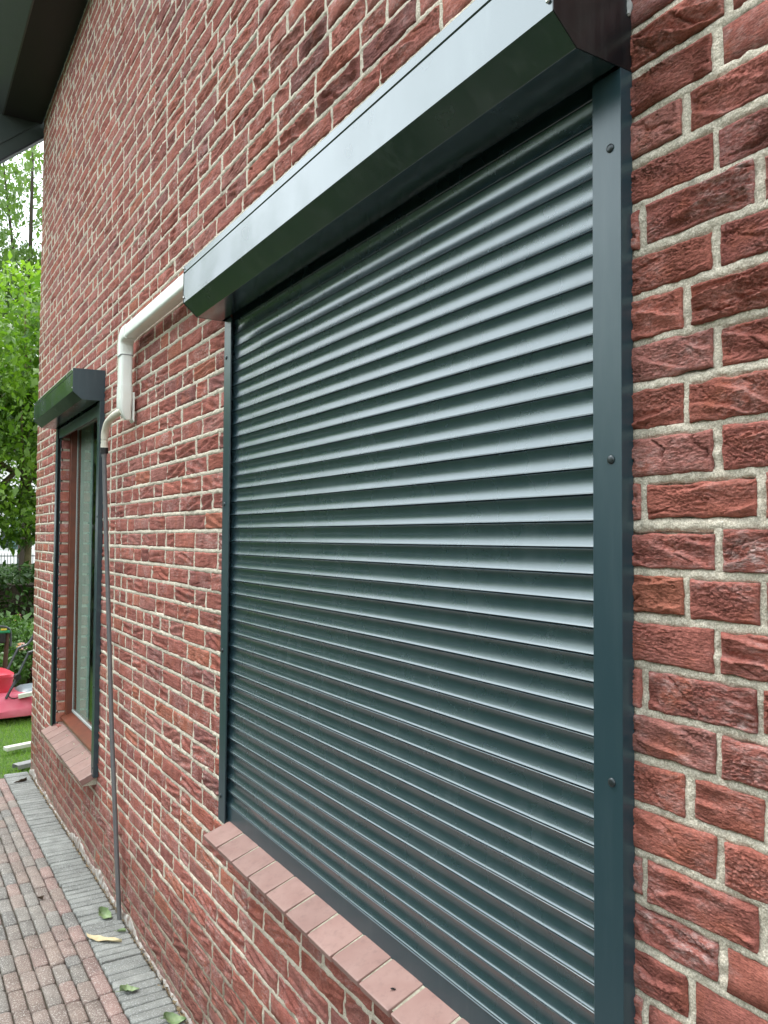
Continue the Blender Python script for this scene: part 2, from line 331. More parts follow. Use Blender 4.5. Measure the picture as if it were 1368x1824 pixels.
def smooth_path(P, n=4):
    P = [Vector(p) for p in P]; out = []
    for i in range(len(P)-1):
        p0 = P[max(i-1, 0)]; p1 = P[i]; p2 = P[i+1]; p3 = P[min(i+2, len(P)-1)]
        for k in range(n):
            t = k/n; out.append(.5*((2*p1)+(p2-p0)*t+(2*p0-5*p1+4*p2-p3)*t*t+(3*p1-p0-3*p2+p3)*t**3))
    return out+[P[-1]]

def link(name, me, parent=None, loc=None, **props):
    o = bpy.data.objects.new(name, me); C.objects.link(o)
    if parent is not None: o.parent = parent
    if loc is not None: o.location = loc
    for k, v in props.items(): o[k] = v
    return o
def thing(name, label, cat, group=None, loc=(0, 0, 0)):
    o = bpy.data.objects.new(name, None); C.objects.link(o); o.location = loc; o['label'] = label; o['category'] = cat
    o.empty_display_size = .1
    if group: o['group'] = group
    return o
def np_mesh(name, v, f, m, cols=None, rnd=None, smooth=False):
    """v (n,3), f (k,4) or (k,3)"""
    me = bpy.data.meshes.new(name); v = np.asarray(v, dtype=np.float32); f = np.asarray(f, dtype=np.int32)
    me.vertices.add(len(v)); me.vertices.foreach_set('co', v.ravel())
    k = f.shape[1]; me.loops.add(f.size); me.loops.foreach_set('vertex_index', f.ravel())
    me.polygons.add(len(f)); me.polygons.foreach_set('loop_start', np.arange(0, f.size, k, dtype=np.int32))
    try: me.polygons.foreach_set('loop_total', np.full(len(f), k, dtype=np.int32))
    except Exception: pass
    me.materials.append(m)
    if cols is not None:
        a = me.attributes.new('tone', 'FLOAT_COLOR', 'POINT'); a.data.foreach_set('color', np.asarray(cols, dtype=np.float32).ravel())
    if rnd is not None:
        a = me.attributes.new('rnd', 'FLOAT', 'POINT'); a.data.foreach_set('value', np.asarray(rnd, dtype=np.float32))
    me.update(calc_edges=True); me.validate()
    if smooth: me.polygons.foreach_set('use_smooth', np.ones(len(me.polygons), dtype=bool))
    return me

# value noise (numpy)
_LAT = RNG.random((512, 512))
def vnoise(x, y, ox=0, oy=0):
    x = x + ox; y = y + oy; xi = np.floor(x).astype(int); yi = np.floor(y).astype(int); fx = x-xi; fy = y-yi
    fx = fx*fx*fx*(fx*(fx*6-15)+10); fy = fy*fy*fy*(fy*(fy*6-15)+10)
    a = _LAT[xi & 511, yi & 511]; b = _LAT[(xi+1) & 511, yi & 511]; c = _LAT[xi & 511, (yi+1) & 511]; d = _LAT[(xi+1) & 511, (yi+1) & 511]
    return (a*(1-fx)+b*fx)*(1-fy) + (c*(1-fx)+d*fx)*fy
def fbm(x, y, o=4, ox=0, oy=0):
    s = 0; a = .5
    for k in range(o):
        s = s + a*vnoise(x, y, ox+17.3*k, oy+9.1*k); x = x*2.03; y = y*2.03; a *= .5
    return s/(1-.5**o)

def relief(x, z, ang, fold, sx, sz):
    """hand-moulded brick face: fine overlapping wrinkles plus slanted folds (sawtooth steps). metres in, metres out (positive = outwards)"""
    w1 = fbm(x*14, z*30, 3, sx, sz)-.5; w2 = fbm(x*22, z*60, 3, sx+50, sz+80)-.5
    q = fbm(x*36 + w1*4, z*150 + w2*8, 3, sx*3, sz*3)*5.5 + z*90
    s1 = q-np.floor(q)
    amp = .55+.9*np.clip((fbm(x*15, z*30, 2, sx+21, sz+8)-.35)*2.5, 0, 1)
    wr = (np.where(s1 < .78, (s1/.78), (1-s1)/.22)-.5)*.0029*amp
    g = (z*math.cos(ang) + x*math.sin(ang) + w1*.026)/.031 + sx
    saw = g-np.floor(g)
    prof = np.where(saw < .88, (saw/.88)**1.5, (1-saw)/.12)
    mask = np.clip((fbm(x*8, z*20, 2, sx+5, sz+31)-.38)*6, 0, 1)
    fo = (prof*.0105-.0046)*mask*fold
    g2 = (z*math.cos(ang*1.9+.2) + x*math.sin(ang*1.9+.2) + w2*.024)/.047 + sz
    s2 = g2-np.floor(g2)
    cut = -np.exp(-((s2-.5)/.040)**2)*.0060*np.clip((fbm(x*12, z*30, 2, sx+77, sz+3)-.48)*7, 0, 1)*fold
    big = (fbm(x*12, z*16, 2, sx+9, sz+9)-.5)*.004
    return np.clip(wr+fo+cut+big, -.0074, .0085)

TONES = [((.335, .120, .096), 7), ((.305, .108, .088), 5), ((.355, .124, .094), 4), ((.335, .138, .116), 3), ((.265, .100, .086), 1.6), ((.385, .142, .096), .9), ((.255, .108, .098), .8)]
_tw = np.array([w for _, w in TONES]); _tw = _tw/_tw.sum()
def brick_tone(x, z, rng):
    c = np.array(TONES[rng.choice(len(TONES), p=_tw)][0])*rng.uniform(.90, 1.12)
    if x < -5.8: c = c*.55 + np.array((.27, .15, .085))*.45*rng.uniform(.7, 1.2)     # browner bricks at the corner
    if z < .42:                                                                       # dull, sooted splash zone
        k = min(1, (.42-z)/.2)*.45; c = c*(1-k)+np.array((.15, .075, .062))*k
    if z < .05: c = c*.6+np.array((.32, .25, .22))*.4
    bloom = float(np.clip(rng.normal(.55, .35), 0, 1)) + (.12 if z < 1.2 else 0)
    return (*c, min(bloom, 1))

def brick_geo(x0, x1, z0, z1, du, dz, rng, fold=None, lower=False):
    """brick standing at (x0..x1, z0..z1); front near y = 0, body reaching y = .05; returns v, f(quads)"""
    w = x1-x0; h = z1-z0; nu = max(3, int(round(w/du))+1); nv = max(3, int(round(h/dz))+1)
    u = np.linspace(0, 1, nu); t = np.linspace(0, 1, nv)
    # ring close to the rim for a crisp arris
    if nu > 5: u[1] = min(u[1], .0035/w); u[-2] = max(u[-2], 1-.0035/w)
    if nv > 4: t[1] = min(t[1], .003/h); t[-2] = max(t[-2], 1-.003/h)
    U, T = np.meshgrid(u, t); sx, sz = rng.uniform(0, 90, 2); ang = rng.choice([-1, 1], p=[.35, .65])*rng.uniform(.05, .38)
    fo = rng.uniform(.35, 1.25) if fold is None else fold
    if rng.random() < .16: fo = .1
    X = x0+U*w; Z = z0+T*h
    ez = (fbm(U*w*45, T*0+.5, 4, sx, sz)-.5)*.0070; ex = (fbm(T*h*60, U*0+.5, 3, sz, sx)-.5)*.0030
    rim = np.abs(T*2-1)**6; rimx = np.abs(U*2-1)**8
    Zd = Z+ez*rim*np.where(T > .5, 1, -.8); Xd = X+ex*rimx
    H = relief(X-x0, Z-z0, ang, fo, sx, sz)*1.15
    if x0 < -2.3: H = np.where(H > 0, H*.55, H*1.15)
    edge = np.minimum(np.minimum(U, 1-U)*w, np.minimum(T, 1-T)*h)
    H = H*np.clip(edge/.006, .25, 1) - .0034*np.exp(-edge/.0014)
    tilt = rng.normal(0, .0012); off = rng.normal(-.0003, .0008)
    Y = np.minimum(off + tilt*(T-.5) - H + rng.normal(0, .0010)*(U-.5) - .0008 - .0014*min(1, max(0, (x0+2.2)/1.2)), .0040)
    if x0 > -.9: Y = np.where(Xd < -.738, np.maximum(Y, -.0035), Y)
    v = np.stack([Xd, Y, Zd], -1).reshape(-1, 3)
    i = np.arange(nu*nv).reshape(nv, nu)
    f = np.stack([i[:-1, :-1], i[:-1, 1:], i[1:, 1:], i[1:, :-1]], -1).reshape(-1, 4)
    # sides: ring of border verts pushed back
    ring = np.concatenate([i[0, :], i[1:, -1], i[-1, -2::-1], i[-2:0:-1, 0]])
    back = v[ring].copy(); back[:, 1] = .05
    n = len(v); m_ = len(ring); k = np.arange(m_); k2 = (k+1) % m_
    f2 = np.stack([ring[k2], ring[k], n+k, n+k2], -1)
    return np.concatenate([v, back]), np.concatenate([f, f2])

# ------------------------------------------------------------------ house: brick wall
HX0, HX1, ZT = -6.048, 0.85, 4.57
JZ = -.0053; CH = .0625
house = thing('brick_house', 'red brick house side wall with two roller shuttered windows and dark eave', 'house')
OP1 = (-2.252, -.775, .775, 2.26)     # opening behind the closed shutter
OP2 = (-5.080, -4.035, .50, 2.30)     # opening of the narrow window
J = .0122
def course(n):
    """list of (x0, x1) for bricks of course n, from the corner to the right"""
    rng = np.random.default_rng(1000+n); z = JZ+CH*n+CH/2
    L = []
    def fill(a, b, start):
        x = a; k = 0
        while x < b-.02:
            w = start[k] if k < len(start) else rng.choice([.209, .1, .209, .1, .209, .155], p=[.3, .2, .2, .1, .1, .1])
            w = w+rng.normal(0, .0012); k += 1
            if b-(x+w) < .045: w = b-x
            L.append((x, min(x+w, b))); x = x+w+J*rng.uniform(.75, 1.25)
    st = [[.1, .209], [.155, .1, .209], [.209], [.1, .1, .209]][(n*7) % 4]
    right = {36: 'A', 35: 'B', 34: 'A', 33: 'B', 32: 'C', 31: 'B', 30: 'A', 29: 'B', 28: 'A', 27: 'B', 26: 'C', 25: 'B', 24: 'a', 23: 'B', 22: 'C',
             21: 'B', 20: 'a', 19: 'B', 18: 'C', 17: 'B', 16: 'A', 15: 'C', 14: 'B', 13: 'A'}
    R = {'A': [.106, .209], 'a': [.106, .092, .209], 'B': [.150, .209], 'C': [.037, .158, .1]}
    in1 = OP1[2]-.01 < z < OP1[3]; in2 = OP2[2] < z < OP2[3]
    if in2:
        fill(HX0, OP2[0], st)
        a = OP2[1]
    else:
        a = HX0 if not in1 else HX0
    if in2: fill(a, OP1[0] if in1 else HX1, st[::-1])
    else: fill(a, OP1[0] if in1 else HX1, st)
    if in1: fill(OP1[1], HX1, R[right.get(n, 'AB'[n % 2])])
    return L

def px_per_m(x):
    s = math.sin(TH); c = math.cos(TH); dist = max(.3, -x*c+.8618*s)
    return F*.5614/dist, F*.5614*.8618/dist**2    # vertical, horizontal (render pixels)
def project(p):
    d = Vector(p)-CAM; t = d.dot(fw); return (684+F*d.dot(cr)/t, 912-F*d.dot(cu)/t, t)

bricks = []
for n in range(-2, int((ZT-JZ)/CH)+1):
    zc = JZ+CH*n
    for (a, b) in course(n):
        z0 = zc+J/2; z1 = min(zc+CH-J/2, ZT-.002)
        if a > OP2[0]-.06 and b < OP2[1]+.06 and .44 < z1 < .51: z1 = min(z1, .450)
        if z1-z0 < .01: continue
        rngb = np.random.default_rng(int((a+9)*9999)+n*77)
        z0 += rngb.normal(0, .0015); z1 += rngb.normal(0, .0015)
        # projected size and visibility
        x0, y0, t0 = project((a, 0, (z0+z1)/2)); x1, y1, t1 = project((b, 0, (z0+z1)/2))
        vis = t1 > .1 and x1 > 0 and x0 < 1368 and -30 < y1 < 1850
        pv, ph = px_per_m((a+b)/2)
        area = pv*ph if vis else 0
        if vis and x1 > 1368: area *= max(.05, (1368-x0)/(x1-x0))
        hidden = (-2.25 < a and b < -.745 and .78 < z0 and z1 < 2.40)
        bricks.append([(area*(b-a) if not hidden else -1), a, b, z0, z1, vis, pv, ph, rngb])
bricks.sort(key=lambda q: -q[0])
mort = MB()
# mortar: one roughened bed strip per course and one small strip per upright joint
def mort_y(X, Z):
    base = -.0002+.0020*np.clip((X+2.2)/1.2, 0, 1)
    return base - (fbm(X*75, Z*75, 4)-.5)*.0058 - (fbm(X*11, Z*26, 2, 40, 3)-.5)*.0036
MV, MF = [], []; mn = 0
def mstrip(xs, zs, back):
    """back: per-vertex setback at the borders (0/1 array)"""
    global mn
    X, Z = np.meshgrid(xs, zs); Y = mort_y(X, Z)+back*.0045
    Zj = Z+(fbm(X*50+3, Z*0+1, 2)-.5)*.0045*back
    i = np.arange(X.size).reshape(X.shape)
    MV.append(np.stack([X, Y, Zj], -1).reshape(-1, 3)); MF.append(np.stack([i[:-1, :-1], i[:-1, 1:], i[1:, 1:], i[1:, :-1]], -1).reshape(-1, 4)+mn); mn += X.size
xall = [np.arange(HX0+.003, -4.0, .012), np.arange(-4.0, -2.9, .008), np.arange(-2.9, -2.3, .005), np.arange(-2.3, -.80, .006), np.arange(-.80, -.46, .0028), np.arange(-.46, HX1-.004, .03)]
xall = np.unique(np.round(np.concatenate(xall), 5))
for n in range(-2, int((ZT-JZ)/CH)+1):
    zc = JZ+CH*n
    for (a_, b_) in (((HX0, OP2[0]), (OP2[1], HX1)) if OP2[2]-.03 < zc < OP2[3] else ((HX0, HX1),)):
        xs = np.concatenate([[a_+.002], xall[(xall > a_+.004) & (xall < b_-.004)], [b_-.002]])
        zs = zc+np.array([-J/2-.003, -J/2+.0005, -.0025, .0025, J/2-.0005, J/2+.003])
        mstrip(xs, zs, np.array([1., .25, 0, 0, .25, 1.])[:, None]*np.ones((1, len(xs))))
    L = course(n)
    for (a0, a1), (b0, b1) in zip(L[:-1], L[1:]):
        if b0-a1 > .03: continue
        fine = b0 > -.9 or b0 > -3 
        xs = np.array([a1-.003, a1+.0005, (a1+b0)/2-.001, b0-.0005, b0+.003]); zs = np.linspace(zc+J/2-.002, zc+CH-J/2+.002, 20 if b0 > -.9 else 9)
        X, Z = np.meshgrid(xs, zs); mstrip(xs, zs, np.array([1., .25, 0, .25, 1.])[None, :]*np.ones((len(zs), 1)))
wall = link('wall', np_mesh('mortar', np.concatenate(MV), np.concatenate(MF), M['mortar'], smooth=True), house)
g = MB()
g.box((HX0+.004, .010, -.1), (OP2[0]-.004, .108, ZT)); g.box((OP2[1]+.004, .010, -.1), (HX1-.004, .108, ZT))
g.box((OP2[0]-.004, .012, -.1), (OP2[1]+.004, .108, OP2[2]-.035)); g.box((OP2[0]-.004, .012, OP2[3]+.004), (OP2[1]+.004, .108, ZT))
g.build('wall_core', M['mortar'], wall, kind='stuff')
# gable return beyond the corner and the rest of the house body
gb = MB(); gb.box((HX0+.01, .30, -.1), (HX0+.30, 7, ZT)); gb.box((HX1-.3, .30, -.1), (HX1-.01, 7, ZT)); gb.build('side_wall', M['mortar'], house)

AV, AF, AC = [], [], []; nv_ = 0
shown = 0
for q in bricks:
    area, a, b, z0, z1, vis, pv, ph, rngb = q
    if area < 0 or b > .8 and not vis: pass
    if area < 0: continue
    du = min(max(1.3/ph, .0015), .035); dz = min(max(1.0/pv, .0013), .02)
    if not vis: du, dz = .05, .016
    tone = brick_tone((a+b)/2, (z0+z1)/2, rngb)
    v, f = brick_geo(a, b, z0, z1, du, dz, rngb)
    # smooth shading only where the mesh is fine
    if shown < 300 and vis:
        cx, cz = (a+b)/2, (z0+z1)/2; v = v-np.array((cx, 0, cz))
        me = np_mesh('brick', v, f, M['brick'], cols=np.tile(np.array(tone, dtype=np.float32), (len(v), 1)), smooth=True)
        link('brick', me, wall, (cx, 0, cz)); shown += 1
    else:
        AV.append(v); AF.append(f+nv_); AC.append(np.tile(np.array(tone, dtype=np.float32), (len(v), 1))); nv_ += len(v)
# corner return: brick ends on the gable face
for n in range(-2, int((ZT-JZ)/CH)):
    z0 = JZ+CH*n+J/2; z1 = z0+CH-J; y = .05+.0 if n % 2 else .055
    rngb = np.random.default_rng(5000+n)
    for y0, y1 in (((.052, .21), (.22, .32)) if n % 2 else ((.052, .10), (.11, .32))):
        v = np.array([(HX0-.001, y0, z0), (HX0-.001, y1, z0), (HX0-.001, y1, z1), (HX0-.001, y0, z1), (HX0+.02, y0, z0), (HX0+.02, y1, z0), (HX0+.02, y1, z1), (HX0+.02, y0, z1)])
        f = np.array([(0, 1, 2, 3)[::-1], (0, 4, 5, 1), (1, 5, 6, 2), (2, 6, 7, 3), (3, 7, 4, 0)])
        AV.append(v); AF.append(f+nv_); AC.append(np.tile(np.array(brick_tone(-6, z0, rngb), dtype=np.float32), (8, 1))); nv_ += 8
me = np_mesh('brick_field', np.concatenate(AV), np.concatenate(AF), M['brick'], cols=np.concatenate(AC), smooth=True)
link('brick_field', me, wall, kind='stuff')
# patchy lime plinth where wall meets the paving
def gz(x): return .035+.02*(x+2.5) if x > -6.12 else -.037
pl = []; pf = []
xsb = np.arange(-6.04, .8, .012)
for k, x in enumerate(xsb):
    t_ = .004+.075*max(0, fbm(np.array([x*3.2]), np.array([.3]), 3)[0]-.47)*2.2
    base = gz(x)
    r_ = fbm(np.array([x*31]), np.array([4.3]), 3)[0]-.5
    pl += [(x, -.006-.004*r_, base-.03), (x, -.007-.006*r_, base+t_*.7), (x, -.003-.003*r_, base+t_+r_*.012), (x, .02, base+t_+r_*.012)]
    if k:
        for j in range(3): pf.append((4*(k-1)+j, 4*k+j, 4*k+j+1, 4*(k-1)+j+1))
link('lime_plinth', np_mesh('lime_plinth', np.array(pl), np.array(pf), M['lime'], smooth=True), house)

# window behind the narrow shutter
win = MB(); X0, X1, Z0, Z1 = OP2
win.box((X0, .045, Z0+.03), (X0+.045, .115, Z1)); win.box((X1-.045, .045, Z0+.03), (X1, .115, Z1)); win.box((X0+.045, .047, Z1-.05), (X1-.045, .115, Z1))
window = win.build('window', M['wood'], house, bevel=.003, label='narrow window with red brown wooden frame')
wb = MB(); wb.extrude_x([(.018, Z0+.020), (.018, Z0+.032), (.085, Z0+.062), (.115, Z0+.062), (.115, Z0-.02), (.035, Z0-.02), (.035, Z0+.015)], X0+.003, X1-.003)
wb.build('bottom_rail', M['wood'], window, bevel=.002)
sa = MB()
for (a, b, c_, d) in ((X0+.040, X0+.052, Z0+.062, Z1-.05), (X1-.052, X1-.040, Z0+.062, Z1-.05)): sa.box((a, .079, c_), (b, .0835, d))
sa.box((X0+.052, .075, Z0+.062), (X1-.052, .0835, Z0+.076)); sa.box((X0+.052, .075, Z1-.064), (X1-.052, .0835, Z1-.05))
sa.build('glazing_bead', M['gasket'], window, bevel=.002)
MB().box((X0+.046, .084, Z0+.064), (X1-.046, .0855, Z1-.052)).build('pane', M['glass'], window)
cu_ = []; cf = []
nx = 140
for k in range(nx+1):
    x = X0+.05+(.33)*k/nx; y = .100+.004*math.sin(k*.55)+.002*math.sin(k*.21+1)
    cu_ += [(x, y, Z0+.07), (x, y, Z1)]
    if k: cf.append((2*k-2, 2*k, 2*k+1, 2*k-1))
link('curtain', np_mesh('curtain', np.array(cu_), np.array(cf), M['curtain'], smooth=True), window)
MB().box((X0+.002, .118, Z0+.03), (X1-.002, .32, Z0+.055)).build('inner_ledge', M['ledge'], window, bevel=.003)
rm = MB(); x0, x1, y0, y1, z0, z1 = X0-.9, X1+1.2, .112, 3.5, .1, 2.6
rm.add([(x0, y0, z0), (x1, y0, z0), (x1, y1, z0), (x0, y1, z0), (x0, y0, z1), (x1, y0, z1), (x1, y1, z1), (x0, y1, z1)], [(0, 1, 2, 3), (4, 5, 6, 7), (1, 2, 6, 5), (2, 3, 7, 6), (3, 0, 4, 7)])
rm.build('room', M['dark_room'], house)

# sloping tiled window sills
def sill(xl, xr, yf, zf, yb, zb, w, th, seed):
    rng = random.Random(seed); n = int(round((xr-xl)/w)); w = (xr-xl)/n; j = .0075
    bed = MB().extrude_x([(yf+.012, zf-th+.002), (yf+.010, zf-.0015), (yb+.02, zb-.0022+(zb-zf)/(yb-yf)*.02), (yb+.02, zf-th+.002), (yf+.03, zf-th+.002)], xl+.006, xr-.006)
    p = bed.build('window_sill', M['grout'], house, label='sloping sill of smooth pinkish tiles')
    L = math.hypot(yb-yf, zb-zf); ang = math.atan2(zb-zf, yb-yf)
    mb = MB().box((-(w-j)/2, 0, -th), ((w-j)/2, L+.012, 0))
    first = mb.build('sill_tile', M['sill'], p, bevel=.0028)
    for k in range(n):
        o = first if k == 0 else first.copy()
        if k: C.objects.link(o); o.parent = p
        o.location = (xl+w*(k+.5), yf+rng.uniform(-.0012, .0012), zf+rng.uniform(-.0008, .0008)); o.rotation_euler = (ang, rng.uniform(-.004, .004), rng.uniform(-.006, .006))
    return p
sill(-2.215, -.785, -.090, .759, -.0235, .781, .110, .016, 3)
sill(-5.135, -3.985, -.078, .447, .020, .492, .1278, .030, 5)

ins = MB(); ins.tube([(-.005, 0, .002), (0, 0, .003), (.005, 0, .002)], [.001, .0016, .0008], 6)
for k in range(6): ins.tube([(-.002+.002*(k//2), 0, .002), (-.004+.004*(k//2), (.005 if k % 2 else -.005), .0002)], .0003, 4)
io = ins.build('insect', M['black'], None, label='small dark insect resting on a sill tile below the closed shutter', category='insect'); io.location = (-1.262, -.056, .7705); io.rotation_euler = (math.atan2(.022, .0665), 0, .6)

# eave, fascia, bargeboard, roof
MB().box((-6.15, -.252, ZT), (HX1, .0, ZT+.02)).build('soffit', M['soffit'], house)
MB().extrude_x([(-.252, ZT-.004), (-.262, ZT-.004), (-.43, ZT+.112), (-.465, ZT+.15), (-.465, ZT+.24), (-.252, ZT+.24)], -6.17, HX1).build('fascia', M['fascia'], house, bevel=.002)
R41 = math.radians(41)
def along(y0, z0, d, up=0): return (y0+d*math.cos(R41)-up*math.sin(R41), z0+d*math.sin(R41)+up*math.cos(R41))
bb = MB(); y_, z_ = -.47, 4.065
pr = [along(y_, z_, 0), along(y_, z_, 5.2), along(y_, z_, 5.2, .26), along(y_, z_, 0, .26)]
pr = [(y_, z_), along(y_, z_, 5.2), along(y_, z_, 5.2, .50), (-.47, ZT+.23)]
bb.extrude_x(pr, -6.16, -6.125).build('bargeboard', M['barge'], house, bevel=.002)
MB().extrude_x([along(y_, z_, .0, -.0), along(y_, z_, 5.2, -.0), along(y_, z_, 5.2, -.012), along(y_, z_, .0, -.012)], -6.18, -6.115).build('barge_trim', M['soffit'], house)
st_ = MB().extrude_x([along(y_, z_, .03, .085), along(y_, z_, 5.2, .085), along(y_, z_, 5.2, .10), along(y_, z_, .03, .10)], -6.13, -6.119).build('barge_strip', M['barge'], house)
rf = MB(); prof = []
y_, z_ = -.48, ZT+.245
for k in range(60):
    d = k*.1; prof.append(along(y_, z_, d, .012)); prof.append(along(y_, z_, d+.095, .045))
prof += [along(y_, z_, 6.0, -.03), along(y_, z_, 0, -.03)]
rf.extrude_x(prof, -6.25, HX1).build('roof', M['tile'], house)

# ------------------------------------------------------------------ roller shutters
def screw_mesh(r=.006, h=.0028):
    mb = MB(); n = 14; v = []; f = []
    for j, (rr, hh) in enumerate(((1, 0), (1, .35), (.86, .72), (.5, .95), (.001, 1))):
        for k in range(n):
            t = 2*math.pi*k/n; v.append((r*rr*math.cos(t), -h*hh, r*rr*math.sin(t)))
    for j in range(4):
        for k in range(n): f.append((j*n+k, j*n+(k+1) % n, (j+1)*n+(k+1) % n, (j+1)*n+k))
    return mb.add(v, f)
def screw(parent, x, y, z, m='screw', r=.0062, face='front'):
    o = screw_mesh(r).build('screw', M[m], parent, smooth='all'); o.location = (x, y, z)
    return o
BOXP = [(0.0, 2.250), (-.105, 2.250), (-.147, 2.285), (-.147, 2.3705)]
def shutter_box(parent, xl, xr, top, zoff=0):
    # end caps, front panel, chamfer and underside as one folded box, open slot near the wall
    P = [(-.030, 2.250), (-.105, 2.250), (-.147, 2.286), (-.147, 2.371), (-.144, 2.3735), (-.147, 2.376), (-.147, top), (-.003, top+.004), (-.003, top-.002),
         (-.1445, top-.003), (-.1445, 2.287), (-.104, 2.2525), (-.032, 2.2525), (-.032, 2.262), (-.030, 2.262)]
    mb = MB().extrude_x(P, xl+.0016, xr-.0016)
    bx = mb.build('shutter_box', M['box'], parent, bevel=.0005)
    E = [(-.001, 2.250), (-.1055, 2.2492), (-.1480, 2.2855), (-.1480, top+.0006), (-.001, top+.0046)]
    for (a, b) in ((xl, xl+.0016), (xr-.0016, xr)):
        MB().extrude_x(E, a-.0002, b+.0002).build('end_cap', M['cap'] if xr > -2 else M['rail'], bx, bevel=.0003)
    # inner axle drum, in the dark
    MB().tube([(xl+.02, -.062, 2.325), (xr-.02, -.062, 2.325)], .038, 16).build('roller_tube', M['black'], bx)
    for (sx, sy, sz) in ((xl+.006, -.1482, 2.30), (xr-.009, -.1482, 2.302), (xl+.006, -.1482, 2.386), (xr-.009, -.1482, 2.386)):
        screw(bx, sx, sy, sz, 'bright_screw', .0035)
    return bx
def rail(parent, xo, xi, zb, zt, screws, d=.023):
    """xo outer edge, xi inner edge; U-channel with a lip in front"""
    s = 1 if xi > xo else -1; th = .0016
    a = xo; mb = MB()
    P = [(a, 0), (a, -d), (xi, -d), (xi, -d+th), (xi-s*.006, -d+th), (xi-s*.006, -d+.004), (xi-s*.0035, -d+.004), (xi-s*.0035, -d+.0056), (xi-s*.030, -d+.0056), (xi-s*.030, -.004), (xi, -.004), (xi, 0)]
    n = len(P); v = [(x, y, zb) for x, y in P]+[(x, y, zt) for x, y in P]; f = [(k, (k+1) % n, n+(k+1) % n, n+k) for k in range(n)]+[tuple(range(n-1, -1, -1)), tuple(range(n, 2*n))]
    mb.add(v, f); r = mb.build('guide_rail', M['rail'], parent, bevel=.0006)
    bl = MB().box((min(xi-s*.031, xi-s*.0295), -d+.0058, zb+.001), (max(xi-s*.031, xi-s*.0295), -.0042, zt-.001)); bl.build('brush_strip', M['black'], r)
    for z in screws: screw(r, xo+(xi-xo)*.36, -d-.0002, z)
    return r

big = thing('roller_shutter', 'large dark green roller shutter, fully closed, nearest window', 'roller shutter', loc=(0, 0, 0))
shutter_box(big, -2.287, -.748, 2.394)
rail(big, -.748, -.800, .742, 2.2495, (2.144, 1.71, 1.272))
rail(big, -2.2772, -2.225, .772, 2.2495, (2.135, 1.698, 1.267, .845))
def slat_profile():
    P = [(-.0085, 0), (-.0118, -.0005), (-.0126, -.0013)]
    for k in range(15):
        t = k/14; P.append((-.0122+.0037*4*t*(1-t)*(1-.12*(t-.5)), -.0020-.0328*t))
    P += [(-.0130, -.0353), (-.0133, -.0360), (-.0124, -.0367), (-.0088, -.0369), (-.0080, -.0380)]
    return P
SP = slat_profile(); xl, xr = -2.2485, -.776
mb = MB(); n = len(SP)
NX = 60
v = []; f = []
for i in range(NX+1):
    x = xl+(xr-xl)*i/NX; dy = .00022*math.sin(i*.37)+.00012*math.sin(i*1.1+2)
    v += [(x, y+dy, z) for y, z in SP]
for i in range(NX):
    for k in range(n-1): f.append((i*n+k, i*n+k+1, (i+1)*n+k+1, (i+1)*n+k))
nb = len(v)
v += [(xl, -.0045, 0), (xl, -.0045, -.038)]; f.append(tuple([nb] + list(range(n)) + [nb+1])[::-1])
mb.add(v, f); slat0 = mb.build('slat', M['slat'], big, smooth=True)
rs = random.Random(5)
for k in range(38):
    o = slat0 if k == 0 else slat0.copy()
    if k: C.objects.link(o); o.parent = big
    z = 2.234-.0380*(k-1)
    o.location = (0, rs.gauss(0, .0003), z); o.rotation_euler = (rs.gauss(0, .006), 0, rs.gauss(0, .0001))
zb = 2.234-.0380*37
es = MB().extrude_x([(-.0045, zb), (-.0125, zb-.0005), (-.0138, zb-.0015), (-.0138, zb-.0025), (-.0128, zb-.0033), (-.0128, .7725), (-.0045, .7725)], xl, xr).build('end_slat', M['rail'], big, bevel=.0004)

small = thing('roller_shutter', 'smaller dark green roller shutter, rolled up, above narrow window near the corner', 'roller shutter')
shutter_box(small, -5.152, -3.956, 2.394)
rail(small, -3.956, -4.008, .462, 2.2495, (2.137, 1.696, 1.256, .885, .504))
rail(small, -5.152, -5.100, .455, 2.2495, (2.05, 1.1))
MB().extrude_x([(-.0060, 2.246), (-.0145, 2.246), (-.0155, 2.240), (-.0145, 2.236), (-.0145, 2.186), (-.0045, 2.184)], -5.10, -4.01).build('end_slat', M['rail'], small, bevel=.0005)
sl2 = MB().extrude_x([(y, z+2.284) for y, z in SP]+[(-.004, 2.246), (-.004, 2.284)], -5.10, -4.01).build('slat', M['slat'], small, smooth=True)

sb = MB(); sb.tube(smooth_path([(-.7470, -.008, 2.37), (-.7468, -.009, 2.355), (-.7470, -.006, 2.34), (-.7472, -.008, 2.326)], 4), [.001, .003, .004, .003, .0045, .004, .003, .0045, .005, .0045, .003, .0035, .001], 8)
sb.build('sealant_smear', M['greyprof'], big, smooth=True)

